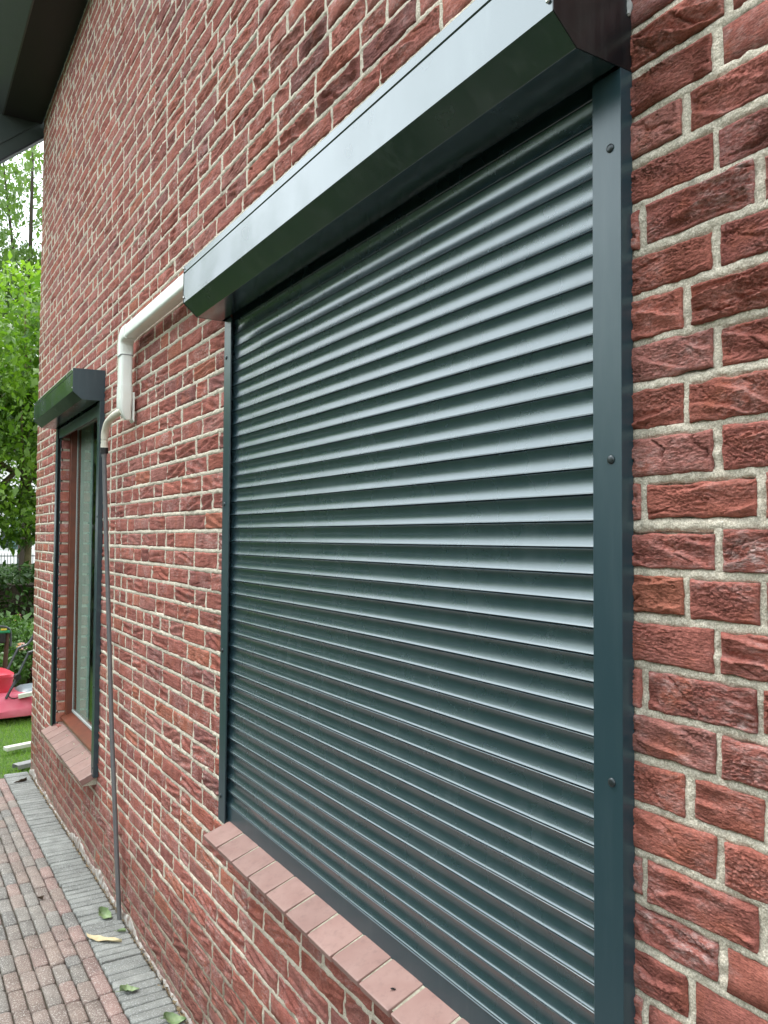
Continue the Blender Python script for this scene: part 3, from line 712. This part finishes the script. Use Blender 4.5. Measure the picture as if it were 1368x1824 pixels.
# ------------------------------------------------------------------ white drain pipe with hose and grey conduit
dr = thing('drain_pipe', 'white rectangular drain pipe on the brick wall, ending in a thin grey conduit', 'drain pipe')
def rrect_sweep(mb, pts, wa, wb, r, dirs_a, n=4):
    """rounded rectangle section swept along pts; dirs_a = list of (axis a, axis b)"""
    sec = []
    for cx, cy, t0 in ((1, 1, 0), (-1, 1, 90), (-1, -1, 180), (1, -1, 270)):
        for k in range(n+1):
            t = math.radians(t0+90*k/n); sec.append((cx*(wa/2-r)+r*math.cos(t), cy*(wb/2-r)+r*math.sin(t)))
    m_ = len(sec); v = []; f = []
    for p, (a, b) in zip(pts, dirs_a):
        p = Vector(p); a = Vector(a); b = Vector(b)
        v += [p+a*s+b*t for s, t in sec]
    for i in range(len(pts)-1):
        for k in range(m_): f.append((i*m_+k, i*m_+(k+1) % m_, (i+1)*m_+(k+1) % m_, (i+1)*m_+k))
    f += [tuple(range(m_)), tuple((len(pts)-1)*m_+k for k in range(m_-1, -1, -1))]
    mb.add(v, f); return mb
YP = -.046; XP = -3.385; ZP = 2.4375
Yv = Vector((0, 1, 0)); Zv = Vector((0, 0, 1)); Xv = Vector((1, 0, 0))
rrect_sweep(MB(), [(-2.29, YP, ZP), (XP+.06, YP, ZP)], .055, .050, .010, [(Zv, Yv)]*2).build('horizontal_pipe', M['pvc'], dr, smooth=True)
rrect_sweep(MB(), [(-2.29, YP, ZP), (-2.42, YP, ZP)], .060, .055, .011, [(Zv, Yv)]*2).build('pipe_socket', M['pvc'], dr, smooth=True)
pts = []; dd = []
c0 = Vector((XP+.045, YP, ZP-.045))
for k in range(9):
    t = math.radians(90*k/8); d = Vector((-math.sin(t), 0, math.cos(t))); pts.append(c0+d*.045); dd.append((d, Yv))
pts = [Vector((XP+.085, YP, ZP))]+pts+[Vector((XP, YP, ZP-.085))]; dd = [dd[0]]+dd+[dd[-1]]
rrect_sweep(MB(), pts, .060, .055, .011, dd).build('elbow', M['pvc'], dr, smooth=True)
rrect_sweep(MB(), [(XP, YP, ZP-.08), (XP, YP, 2.20)], .070, .046, .009, [(Xv*1.0, Yv)]*2).build('drop_pipe', M['pvc'], dr, smooth=True)
sh = MB(); rrect_sweep(sh, [(XP, YP, 2.225), (XP, YP, 2.17), (XP+.002, YP-.002, 2.135), (XP+.006, YP+.004, 2.105), (XP+.012, YP+.012, 2.085)], .076, .052, .012,
                       [(Xv, Yv), (Xv, Yv), (Xv*.95, Yv*.95), (Xv*.72, Yv*.72), (Xv*.4, Yv*.4)])
sh.build('shoe', M['pvc'], dr, smooth=True)
rrect_sweep(MB(), [(XP, YP, ZP-.0835), (XP, YP, ZP-.0868)], .0735, .0535, .011, [(Xv, Yv)]*2).build('seam_shade_ring', M['greyprof'], dr)  # grey rings added to draw the dark shading line at the pipe seams
rrect_sweep(MB(), [(-2.4205, YP, ZP), (-2.4235, YP, ZP)], .0585, .0535, .011, [(Zv, Yv)]*2).build('seam_shade_ring', M['greyprof'], dr)
MB().extrude_x([(-.012, 2.20), (-.020, 2.20), (-.020, 2.085), (-.012, 2.075)], XP-.022, XP+.032).build('wall_flange', M['pvc'], dr, bevel=.002)
hp = [(-3.370, -.056, 2.122), (-3.456, -.060, 2.119), (-3.547, -.060, 2.113), (-3.620, -.060, 2.100), (-3.662, -.060, 2.074), (-3.678, -.060, 2.038), (-3.677, -.060, 1.990)]
MB().tube(smooth_path(hp), .0158, 16).build('curved_hose', M['hose'], dr, smooth=True)
MB().tube([(-3.676, -.060, 1.996), (-3.677, -.060, 1.970)], .0172, 16).build('hose_clamp', M['black'], dr, smooth=True)
MB().tube([(-3.677, -.060, 1.974), (-3.677, -.060, 1.955)], .0118, 12).build('reducer', M['grey_pvc'], dr, smooth=True)
gp = [(-3.677, -.0598, 1.96), (-3.671, -.053, 1.74), (-3.641, -.048, 1.49), (-3.612, -.043, 1.246), (-3.554, -.035, .771), (-3.514, -.031, .543), (-3.475, -.027, .319), (-3.421, -.022, .018)]
MB().tube(smooth_path(gp, 5), .0098, 12).build('grey_conduit', M['grey_pvc'], dr, smooth=True)

# ------------------------------------------------------------------ ground
def sheet(name, x0, x1, y0, y1, z, m, **k):
    me = np_mesh(name, np.array([(x0, y0, z(x0) if callable(z) else z), (x1, y0, z(x1) if callable(z) else z), (x1, y1, z(x1) if callable(z) else z), (x0, y1, z(x0) if callable(z) else z)]), np.array([(0, 1, 2, 3)]), m)
    return link(name, me, None, **k)
sheet('ground', -260, 120, -160, 160, -.075, M['field'], kind='structure')
sheet('lawn', -12.2, -6.02, -14, 9, -.045, M['lawn'], kind='structure')
def gzz(x): return .035+.02*(x+2.5)
paving = sheet('pavement', -6.06, 2.4, -1.17, .012, lambda x: gzz(x)-.0105, M['sand'], kind='structure')
PCOL = [(.205, .160, .137), (.19, .165, .145), (.178, .168, .152), (.225, .158, .136), (.165, .160, .149), (.205, .155, .130), (.182, .168, .149)]
def paver_geo(L_, W_, rng, n=4, h=.004, wob=.0015):
    """rounded-corner block top, centred, long side on x"""
    r = min(.0095, W_*.22); ring = []
    for cx, cy, t0 in ((1, 1, 0), (-1, 1, 90), (-1, -1, 180), (1, -1, 270)):
        for k in range(3):
            t = math.radians(t0+45*k); ring.append((cx*(L_/2-r)+r*math.cos(t), cy*(W_/2-r)+r*math.sin(t)))
    ring = np.array(ring)+rng.normal(0, wob*.65, (12, 2))
    inner = ring*np.array((1-2*.0055/L_, 1-2*.0055/W_))
    t = rng.normal(0, .0006, 3)
    v = [(x, y, -.012) for x, y in ring]+[(x, y, h*.35) for x, y in ring]+[(x, y, h+t[0]*x/L_*2+t[1]*y/W_*2) for x, y in inner]
    f = []
    for k in range(12):
        j = (k+1) % 12; f += [(k, j, 12+j, 12+k), (12+k, 12+j, 24+j, 24+k)]
    f += [(24+0, 24+1, 24+2, 24+3), (24+0, 24+3, 24+8, 24+9)[0:0] or (24+0, 24+3, 24+6, 24+9), (24+3, 24+4, 24+5, 24+6), (24+6, 24+7, 24+8, 24+9), (24+9, 24+10, 24+11, 24+0)]
    return np.array(v), np.array(f)
CW, CL = .0530, .1440
PV = []
rp = np.random.default_rng(3)
for c_ in range(0, 19):
    y = -.168-CW*(c_+.5); offx = (CL/2 if c_ % 2 else 0)+rp.uniform(-.018, .018)
    x = 2.3-offx
    while x > -6.04:
        L_ = CL+rp.normal(0, .002)
        if rp.random() < .04: L_ *= .55
        xc = x-L_/2
        if x-L_ > -6.075:
            px, py, t_ = project((xc, y, gzz(xc))); vis = t_ > .1 and -20 < px < 1390 and py < 1850
            d = (Vector((xc, y, 0))-CAM).length
            PV.append((d if vis else 99+d, xc, y, L_-.0062, CW-.0058, vis))
        x -= L_
PV.sort()
QV, QF, QC = [], [], []; q0 = 0
for k, (d, xc, y, L_, W_, vis) in enumerate(PV):
    c_ = np.array(PCOL[rp.integers(len(PCOL))])*rp.uniform(.85, 1.18)
    if y > -.168-CW*1.05 and rp.random() < .65: c_ = np.array((.245, .160, .140))*rp.uniform(.88, 1.1)
    v, f = paver_geo(L_, W_, rp)
    v[:, 2] += rp.normal(0, .0014); col = np.tile(np.array((*c_, 1), dtype=np.float32), (len(v), 1))
    if k < 300 and vis:
        link('paver', np_mesh('paver', v, f, M['paver'], cols=col), paving, (xc, y, gzz(xc)))
    else:
        QV.append(v+np.array((xc, y, gzz(xc)))); QF.append(f+q0); QC.append(col); q0 += len(v)
link('paver_field', np_mesh('paver_field', np.concatenate(QV), np.concatenate(QF), M['paver'], cols=np.concatenate(QC)), paving, kind='stuff')
strip = sheet('edging_strip', -6.06, 2.4, -.168, -.004, lambda x: gzz(x)-.0095, M['sand'], kind='structure')
x = 2.3
while x > -6.03:
    w = .0490+rp.normal(0, .0012); c_ = np.array((.205, .213, .200))*rp.uniform(.84, 1.14)
    v, f = paver_geo(.149+rp.normal(0, .0015), w-.0042, rp, h=.0035, wob=.002)
    v = v[:, [1, 0, 2]]*np.array((1, -1, 1)); col = np.tile(np.array((*c_, 1), dtype=np.float32), (len(v), 1))
    o = link('edge_paver', np_mesh('edge_paver', v, f, M['edge_paver'], cols=col), strip, (x-w/2, -.0905+rp.normal(0, .001), gzz(x)+rp.normal(0, .0007)))
    o.rotation_euler = (0, 0, rp.normal(0, .01)); x -= w
# crumbs, dry moss and roots along the wall foot
dv, df = [], []; n0 = 0
for k in range(1500):
    x = rp.uniform(-6.0, .5); y = -.008-abs(rp.normal(0, .007)); a = rp.uniform(0, 6.28); s = rp.uniform(.002, .007)*(1 if rp.random() < .85 else 2)
    z = gzz(x)+rp.uniform(0, .005)
    d = np.array((math.cos(a), math.sin(a)*.7, rp.uniform(-.3, .8)))*s; e = np.array((-math.sin(a), math.cos(a), .3))*s*.3
    c_ = np.array((x, y, z)); dv += [c_-d-e, c_+d-e*.4, c_+d*.8+e, c_-d*.6+e+np.array((0, 0, s*.5))]; df.append((n0, n0+1, n0+2, n0+3)); n0 += 4
link('wall_foot_debris', np_mesh('wall_foot_debris', np.array(dv), np.array(df), M['debris']), None, kind='stuff', label='dry crumbs and roots along the foot of the wall', category='debris')

# lawn grass
gn = 60000; gx = rp.uniform(-9.4, -6.07, gn); gy = rp.uniform(-1.6, 1.3, gn); keep = ~((gx > -6.05) & (gy > -.0)); gx, gy = gx[keep], gy[keep]; gn = len(gx)
hh = rp.uniform(.02, .055, gn); an = rp.uniform(0, 6.28, gn); le = rp.normal(0, .022, (gn, 2)); wd = .0016
b0 = np.stack([gx-np.cos(an)*wd, gy-np.sin(an)*wd, np.full(gn, -.046)], -1); b1 = np.stack([gx+np.cos(an)*wd, gy+np.sin(an)*wd, np.full(gn, -.046)], -1)
tp = np.stack([gx+le[:, 0], gy+le[:, 1], -.046+hh], -1)
v = np.stack([b0, b1, tp], 1).reshape(-1, 3); f = np.arange(gn*3).reshape(-1, 3)
link('lawn_grass', np_mesh('lawn_grass', v, f, M['grass'], rnd=np.repeat(rp.random(gn), 3)), None, kind='stuff', label='short green lawn beyond the end of the pavement', category='grass')

# ------------------------------------------------------------------ foliage tools
def leaves(P, size, m_name, name, aspect=.45, rng=None, up=.35, droop=.5, var=.35, rnd=None, fold=.25):
    """leaf-shaped 2-triangle-pair blades at points P"""
    n = len(P); rng = rng or rp
    d = rng.normal(0, 1, (n, 3)); d[:, 2] -= droop; d /= np.linalg.norm(d, axis=1)[:, None]
    u = rng.normal(0, .6, (n, 3)); u[:, 2] += 1+up; s = np.cross(d, u); s /= np.linalg.norm(s, axis=1)[:, None]; nn = np.cross(s, d)
    L_ = size*np.exp(rng.normal(0, var, n))[:, None]
    a = P; b = P+d*L_*.45+s*L_*aspect*.5+nn*L_*fold*.3; c = P+d*L_-nn*L_*.12; e = P+d*L_*.45-s*L_*aspect*.5+nn*L_*fold*.3; mdl = P+d*L_*.5
    v = np.stack([a, b, c, e, mdl], 1).reshape(-1, 3); i = np.arange(n)[:, None]*5
    f = np.concatenate([i+np.array([[0, 1, 4]]), i+np.array([[1, 2, 4]]), i+np.array([[0, 4, 3]]), i+np.array([[4, 2, 3]])])
    r = rng.random(n) if rnd is None else np.clip(rnd+rng.normal(0, .15, n), 0, 1)
    return np_mesh(name, v, f, M[m_name], rnd=np.repeat(r, 5))
def blob_points(centers, rads, n, rng, shell=.55):
    k = rng.choice(len(centers), n, p=(rads**2)/np.sum(rads**2)); d = rng.normal(0, 1, (n, 3)); d /= np.linalg.norm(d, axis=1)[:, None]
    r = rads[k]*(shell+(1-shell)*rng.random(n)**.6)
    return centers[k]+d*r[:, None]*np.array((1, 1, .8)), k
def trunk_mesh(pts, rad, nseg=10):
    return MB().tube(pts, rad, nseg)
def tree(name, label, base, h, crown_c, crown_r, nb, br, nleaf, size, mleaf, mbark, seed, group=None, trunk_r=.14, aspect=.45, droop=.5, spread_z=1.0):
    rng = np.random.default_rng(seed); t = thing(name, label, 'tree', group, base)
    cc = np.array(crown_c); B = rng.normal(0, 1, (nb, 3)); B /= np.linalg.norm(B, axis=1)[:, None]
    B = cc+B*np.array(crown_r)*(rng.random((nb, 1))**.4); rads = br*rng.uniform(.6, 1.3, nb)
    P, k = blob_points(B, rads, nleaf, rng)
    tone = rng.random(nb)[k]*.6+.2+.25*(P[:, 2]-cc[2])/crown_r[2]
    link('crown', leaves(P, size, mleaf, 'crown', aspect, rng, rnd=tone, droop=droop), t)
    tm = MB(); tm.tube(smooth_path([(0, 0, -.1), (.02, 0, h*.25), (.05*rng.normal(), .05*rng.normal(), h*.6), (cc[0], cc[1], cc[2]+.95*crown_r[2])], 5), [trunk_r*1.35]+[trunk_r*(1-.95*(i/14)**.8) for i in range(15)], 12)
    tm.build('trunk', M[mbark], t, smooth='all')
    bm_ = MB()
    for j in range(min(nb, 26)):
        s0 = np.array((cc[0]*.5, cc[1]*.5, h*rng.uniform(.72, 1.0))); e0 = B[j]; mid = (s0+e0)/2+np.array((0, 0, -.15*crown_r[2]*rng.random()))
        bm_.tube(smooth_path([s0, mid, e0], 3), [trunk_r*.32*(1-.8*i/6) for i in range(7)], 6)
    bm_.build('limb', M[mbark], t, smooth='all')
    return t

# near broad-leaved tree
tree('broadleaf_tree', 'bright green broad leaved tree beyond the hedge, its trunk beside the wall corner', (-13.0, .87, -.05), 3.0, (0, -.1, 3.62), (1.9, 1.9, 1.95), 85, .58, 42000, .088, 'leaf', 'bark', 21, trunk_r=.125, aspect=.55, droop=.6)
# tall feathery tree behind
tree('tall_tree', 'tall loose feathery green tree with sky showing through, behind the bright one', (-24.5, 2.35, -.05), 6.5, (0, 0, 9.2), (3.8, 3.8, 5.4), 120, .9, 42000, .13, 'leaf2', 'dark_bark', 5, trunk_r=.24, aspect=.5, droop=1.2)
# trees opposite the wall, mirrored in paint and glass
opp = [(-15.5, -5.2, 4.6, 2.4), (-11.5, -8.5, 5.2, 2.6), (-19, -9.5, 6.5, 3.0), (-6.5, -11, 6.8, 3.0), (-1.5, -12, 7.6, 3.3), (4.5, -11.5, 7.4, 3.2), (-22, -3.6, 13.0, 3.3), (-26, -15, 8, 3.6), (10, -9, 5, 2.6), (-15.5, -2.5, 5.6, 2.0)]
lab = ['rounded green tree on the far left of the garden opposite', 'green tree left of centre behind the opposite hedge', 'taller tree second row left behind the opposite hedge', 'green tree near the middle behind the opposite hedge',
       'green tree straight opposite the closed shutter', 'green tree to the right of the closed shutter, opposite', 'tree at the far end of the lawn', 'largest tree at the back left of the garden', 'tree furthest right of the garden opposite', 'small rounded tree on the lawn left of the paving']
for k, (x, y, h, r) in enumerate(opp):
    tree('garden_tree', lab[k], (x, y, -.05), h*.5, (0, 0, h*.62), (r, r, h*.40), 38, r*.34, 5600, .30, 'leaf', 'dark_bark', 50+k, group='trees in the garden opposite the wall', trunk_r=.15)

def hedge(name, label, x0, x1, y0, y1, h, n, size, mleaf, seed, cat='hedge'):
    rng = np.random.default_rng(seed); t = thing(name, label, cat, None, ((x0+x1)/2, (y0+y1)/2, -.05)); X, Y = (x1-x0)/2, (y1-y0)/2
    P = np.stack([rng.uniform(-X, X, n), rng.uniform(-Y, Y, n), rng.uniform(.03, h, n)], -1)
    P[:, 2] += (fbm(P[:, 0]*1.7+9, P[:, 1]*1.7+9, 3)-.5)*.35*(P[:, 2]/h)
    # push most leaves to the shell
    m_ = rng.random(n) < .7; s = rng.choice([-1, 1], n)
    if X < Y: P[m_, 0] = (s*X*rng.uniform(.8, 1.08, n))[m_]
    else: P[m_, 1] = (s*Y*rng.uniform(.8, 1.08, n))[m_]
    tp = rng.random(n) < .2; P[tp, 2] = h*rng.uniform(.9, 1.06, tp.sum())
    link('foliage', leaves(P, size, mleaf, 'foliage', .5, rng, rnd=fbm(P[:, 0]*4+5, P[:, 2]*4+P[:, 1]*4, 2)), t)
    MB().box((-X*.7, -Y*.92, .0), (X*.7, Y*.92, h*.86)).build('woody_core', M['dark_bark'], t)
    return t
hedge('hedge', 'dark green leafy hedge behind the roses at the end of the lawn', -11.35, -10.55, -2.5, 3.6, 1.22, 16000, .085, 'hedge', 8)
hedge('hedge', 'long clipped garden hedge opposite the brick wall', -9.5, 7, -7.6, -6.7, 1.7, 12000, .16, 'hedge', 9)
rngc = np.random.default_rng(77); nn_ = 42000
gp_ = np.stack([rngc.uniform(-12, 5, nn_), -1.25-5.5*rngc.random(nn_)**.9, np.zeros(nn_)], -1); gp_[:, 2] = -.05+fbm(gp_[:, 0]*1.3+30, gp_[:, 1]*1.3+30, 3)*.75*rngc.random(nn_)**.4
link('ground_cover', leaves(gp_, .10, 'hedge', 'ground_cover', .55, rngc, rnd=fbm(gp_[:, 0]*2+50, gp_[:, 1]*2+50, 2), up=1.2, droop=.1), None, kind='stuff', label='low dark planting between the paving and the hedge opposite', category='ground cover')
# rose bushes
def rose(x, y, h, seed, label):
    rng = np.random.default_rng(seed); t = thing('rose_bush', label, 'rose bush', 'pink roses in front of the hedge', (x, y, -.045)); n = 2600
    c = np.stack([rng.normal(0, .22, 14), rng.normal(0, .26, 14), rng.uniform(.15, h, 14)], -1)
    P, k = blob_points(c, np.full(14, .17), n, rng); P[:, 2] = np.abs(P[:, 2])
    link('foliage', leaves(P, .055, 'rose', 'foliage', .55, rng), t)
    st = MB()
    for j in range(7): st.tube([(rng.normal(0, .03), rng.normal(0, .03), 0), tuple(c[j]*np.array((.6, .6, .6))), tuple(c[j])], [.007, .005, .003], 5)
    st.build('stems', M['stake'], t)
    for j in range(9):
        p = P[rng.integers(n)]+np.array((.10, -.05, .03)); q = p+rng.normal(0, .016, (26, 3))
        link('flower', leaves(q, .034, 'petal', 'flower', .9, rng, droop=-.4), t, rnd_flower=1)
    return t
rose(-9.45, .15, .62, 61, 'pink rose bush on the left of the mower handle'); rose(-9.75, .52, .68, 62, 'pink rose bush between mower handle and wall corner')
rose(-9.9, -.45, .6, 63, 'pink rose bush leftmost, partly out of view'); rose(-9.35, .95, .6, 64, 'pink rose bush hidden behind the house corner')

# ------------------------------------------------------------------ lawn mower
mo = thing('lawn_mower', 'red electric lawn mower with grey cover and folded tube handle on the grass', 'lawn mower', None, (-7.95, .20, -.045))
mo.rotation_euler = (0, 0, math.radians(96))
def loft(sections, n=20):
    """sections: (z, half length x, half width y, cx, cy, exponent)"""
    v = []; f = []
    for (z, a, b, cx, cy, e) in sections:
        for k in range(n):
            t = 2*math.pi*k/n; c_, s_ = math.cos(t), math.sin(t)
            v.append((cx+a*math.copysign(abs(c_)**e, c_), cy+b*math.copysign(abs(s_)**e, s_), z))
    for i in range(len(sections)-1):
        for k in range(n): f.append((i*n+k, i*n+(k+1) % n, (i+1)*n+(k+1) % n, (i+1)*n+k))
    f += [tuple(range(n-1, -1, -1)), tuple((len(sections)-1)*n+k for k in range(n))]
    return MB().add(v, f)
# local x: across the view (towards +Y world), local y: away from the camera
deck = loft([(.055, .40, .25, 0, 0, .45), (.065, .42, .27, 0, 0, .45), (.115, .42, .27, 0, 0, .45), (.135, .405, .255, 0, 0, .5), (.18, .36, .22, 0, .0, .5), (.23, .30, .19, 0, 0, .55), (.25, .24, .15, 0, 0, .6)], 36)
deck.build('deck', M['pinkred'], mo, smooth=True)
loft([(.20, .17, .17, .10, 0, .5), (.245, .17, .17, .10, 0, .5), (.275, .14, .14, .11, 0, .6), (.285, .08, .09, .12, 0, .8)], 28).build('motor_cover', M['grey'], mo, smooth=True)
loft([(.16, .17, .19, -.27, .12, .4), (.36, .19, .21, -.28, .12, .4), (.385, .20, .22, -.28, .12, .35), (.41, .195, .215, -.28, .12, .4), (.425, .16, .19, -.28, .12, .5)], 30).build('grass_box', M['red'], mo, smooth=True)
for sx in (-.37, .37):
    for sy in (-.26, .26):
        w_ = MB().tube([(sx, sy-.022, .075), (sx, sy+.022, .075)], .075, 18).build('wheel', M['black'], mo, smooth=True)
        MB().tube([(sx, sy-.026, .075), (sx, sy+.026, .075)], .035, 12).build('hub', M['grey'], w_, smooth=True)
hb = MB()
for sy in (-.19, .19):
    hb.tube(smooth_path([(-.19, sy, .22), (-.12, sy, .36), (-.02, sy, .58), (.01, sy, .61), (.08, sy, .64), (.15, sy, .77), (.21, sy, .95)], 4), .0115, 8)
hb.tube([(.21, -.19, .95), (.21, .19, .95)], .0115, 8); hb.build('handle', M['tube'], mo, smooth=True)
kn = MB(); kn.tube([(-.10, -.225, .40), (-.10, -.165, .40)], .028, 10); kn.tube([(-.005, -.22, .60), (-.005, -.165, .60)], .015, 10); kn.build('clamp_knob', M['black'], mo, smooth=True)
MB().tube(smooth_path([(-.07, -.20, .40), (-.15, -.215, .30), (-.17, -.21, .24), (-.12, -.20, .215), (-.02, -.18, .222)], 5), .0045, 6).build('cable', M['black'], mo, smooth=True)
bd = MB().box((0, 0, 0), (.42, .055, .035)).build('white_profile', M['whitewood'], None, bevel=.004, label='short pale profile lying on top of the mower deck', category='board')
bd.location = (-7.72, .13, .165); bd.rotation_euler = (0, math.radians(-10), math.radians(78))

# upright handlebar with switch box, behind the mower
tl = thing('garden_tool', 'dark tubular handlebar with green and black switch box on a rusty stake', 'garden tool', None, (-8.75, .03, -.20))
MB().tube(smooth_path([(0, -.35, .905), (0, .0, .905), (0, .10, .895), (0, .145, .85), (0, .15, .70)], 4), .011, 8).build('handlebar', M['tube'], tl, smooth=True)
MB().box((-.03, -.0, .74), (.04, .10, .84)).build('switch_box', M['black'], tl, bevel=.012)
MB().box((-.02, .045, .838), (.045, .14, .862)).build('switch_cover', M['green_p'], tl, bevel=.008)
MB().box((.0, .055, .865), (.03, .11, .882)).build('switch_button', M['yellow_p'], tl, bevel=.005)
MB().tube([(0, .11, .14), (0, .10, .45), (0, .12, .84)], [.022, .024, .02], 9).build('stake', M['stake'], tl, smooth=True)

# profiles lying on the grass at the corner
b1 = MB().box((0, 0, 0), (.60, .065, .03)).build('white_profile', M['whitewood'], None, bevel=.005, label='pale rounded profile lying on the grass beside the wall corner', category='board')
b1.location = (-6.60, -.085, -.012); b1.rotation_euler = (0, 0, math.radians(146-37))
pr_ = MB(); P8 = [(-.036, 0), (-.036, .030), (-.030, .034), (.030, .034), (.036, .030), (.036, 0), (.033, 0), (.033, .028), (.028, .031), (-.028, .031), (-.033, .028), (-.033, 0)]
pr_.extrude_x(P8, 0, .7); b2 = pr_.build('grey_profile', M['greyprof'], None, label='grey hollow profile lying at the edge of the pavement by the wall corner', category='board')
b2.location = (-6.15, -.085, -.030); b2.rotation_euler = (0, 0, math.radians(112))

# ------------------------------------------------------------------ far background
wf = thing('wire_fence', 'low green garden fence rail in front of the tree trunk', 'fence', None, (-11.9, 0, -.05))
MB().tube([(0, .35, .99), (.0, .85, .90), (0, 1.6, .90)], .022, 8).build('rail', M['greenmetal'], wf, smooth=True)
for y in (-.9, .62, 2.1): MB().tube([(0, y, 0), (0, y, 1.35 if y == .62 else 1.05)], .009, 6).build('post', M['greenmetal'], wf)
ir = thing('iron_railing', 'black iron railing in front of the far white house', 'fence', None, (-39, 2.5, -.05))
rl = MB(); rl.box((-.02, -5, .74), (.02, 8, .78)); rl.box((-.02, -5, .10), (.02, 8, .14)); rl.build('rail', M['iron'], ir)
bar = MB().tube([(0, 0, 0), (0, 0, .80), (0, 0, .9)], [.014, .014, .002], 5)
b0_ = bar.build('bar', M['iron'], ir)
y = -4.9; first = True
while y < 8:
    o = b0_ if first else b0_.copy()
    if not first: C.objects.link(o); o.parent = ir
    first = False; o.location = (0, y, 0); y += .13
for y in (.35, 3.2, 6.1, -2.5): MB().box((-.05, y-.05, 0), (.05, y+.05, 1.0)).build('post', M['iron'], ir)
wh = thing('white_house', 'distant white house with dark green window shutters seen under the tree', 'house', None, (-52, 5, -.05))
MB().box((-6, -9, 0), (0, 12, 6.5)).build('wall', M['white_wall'], wh)
MB().extrude_x([(-9.6, 6.4), (12.6, 6.4), (1.5, 11)], -6.5, .5).build('roof', M['tile'], wh)
for y in (-6.5, -3.3, -.35, 2.6, 5.5):
    fr = MB().box((0, y-.5, .9), (.06, y+.5, 2.7)).build('window', M['white_wall'], wh)
    for dz in (0, .9):
        for dy in (-.46, .03): MB().box((.06, y+dy, .94+dz), (.075, y+dy+.43, 1.76+dz)).build('pane', M['winglass'], fr)
    for s in (-1, 1): MB().box((0, y+s*.78-.26, .85), (.05, y+s*.78+.26, 2.75)).build('shutter', M['teal'], wh)

# ------------------------------------------------------------------ fallen leaves
def fallen(label, m_name, L_, W_, loc, rz, curl, cat='leaf', name='fallen_leaf', lob=0, tilt=(0, 0), seed=1):
    rng = random.Random(seed); n = 14; v = []; f = []
    for i in range(n+1):
        t = i/n; w = W_*(math.sin(math.pi*t**.8)**.9+.02)*(1+lob*math.sin(i*1.3+seed)+lob*.7*math.sin(i*2.9)); y0 = .06*L_*math.sin(t*3.0+seed)
        for j, s in enumerate((-1, -.5, 0, .5, 1)):
            v.append((t*L_-L_/2, y0+s*w/2+(.025*w*math.sin(i*2.1+j*2+seed) if abs(s) == 1 else 0), (.014*L_*math.sin(i*1.1+j*1.3+seed)*abs(s)) + curl*L_*(abs(s)**1.6*(.6+.4*math.sin(3*t+seed)))+curl*.6*L_*(t-.3)**2))
    for i in range(n):
        for j in range(4): f.append((5*i+j, 5*(i+1)+j, 5*(i+1)+j+1, 5*i+j+1))
    mb = MB().add(v, f)
    mb.tube([(-L_/2-.012, y0*0, .003), (-L_/2+.004, 0, .001)], .0009, 5)
    o = mb.build(name, M[m_name], None, smooth='all', label=label, category=cat)
    o.location = (loc[0], loc[1], gzz(loc[0])+.004+loc[2]); o.rotation_euler = (tilt[0], tilt[1], rz); return o
G = 'fallen leaves on the paving'
fallen('curled pale green leaf on the grey strip beside the conduit foot', 'gleaf', .080, .044, (-3.47, -.062, .003), math.radians(28), .38, seed=2, tilt=(.3, 0), lob=.12)
fallen('long beige dried leaf lying across the paving edge', 'yleaf', .170, .036, (-3.275, -.115, .002), math.radians(32), .09, lob=.05, seed=4)
fallen('small folded green leaf between beige leaf and wall', 'gleaf', .036, .018, (-3.30, -.042, .002), math.radians(50), .3, seed=6)
fallen('crumpled light green leaf on the grey strip, lower middle', 'gleaf', .066, .034, (-2.845, -.125, .003), math.radians(70), .25, seed=8, lob=.2)
fallen('dark green glossy leaf nearest the camera at the wall foot', 'gleaf', .075, .040, (-2.59, -.045, .004), math.radians(60), .35, seed=9, tilt=(.3, .1))
fallen('crumpled brown leaf on the red pavers', 'bleaf', .035, .022, (-3.80, -.268, .002), math.radians(20), .35, seed=12, lob=.3)
fallen('dark withered twig leaf near the lawn edge', 'bleaf', .09, .016, (-5.80, -.095, .002), math.radians(-60), .2, seed=14, lob=.4)
for q in [o for o in bpy.data.objects if o.name.startswith('fallen_leaf')]: q['group'] = G
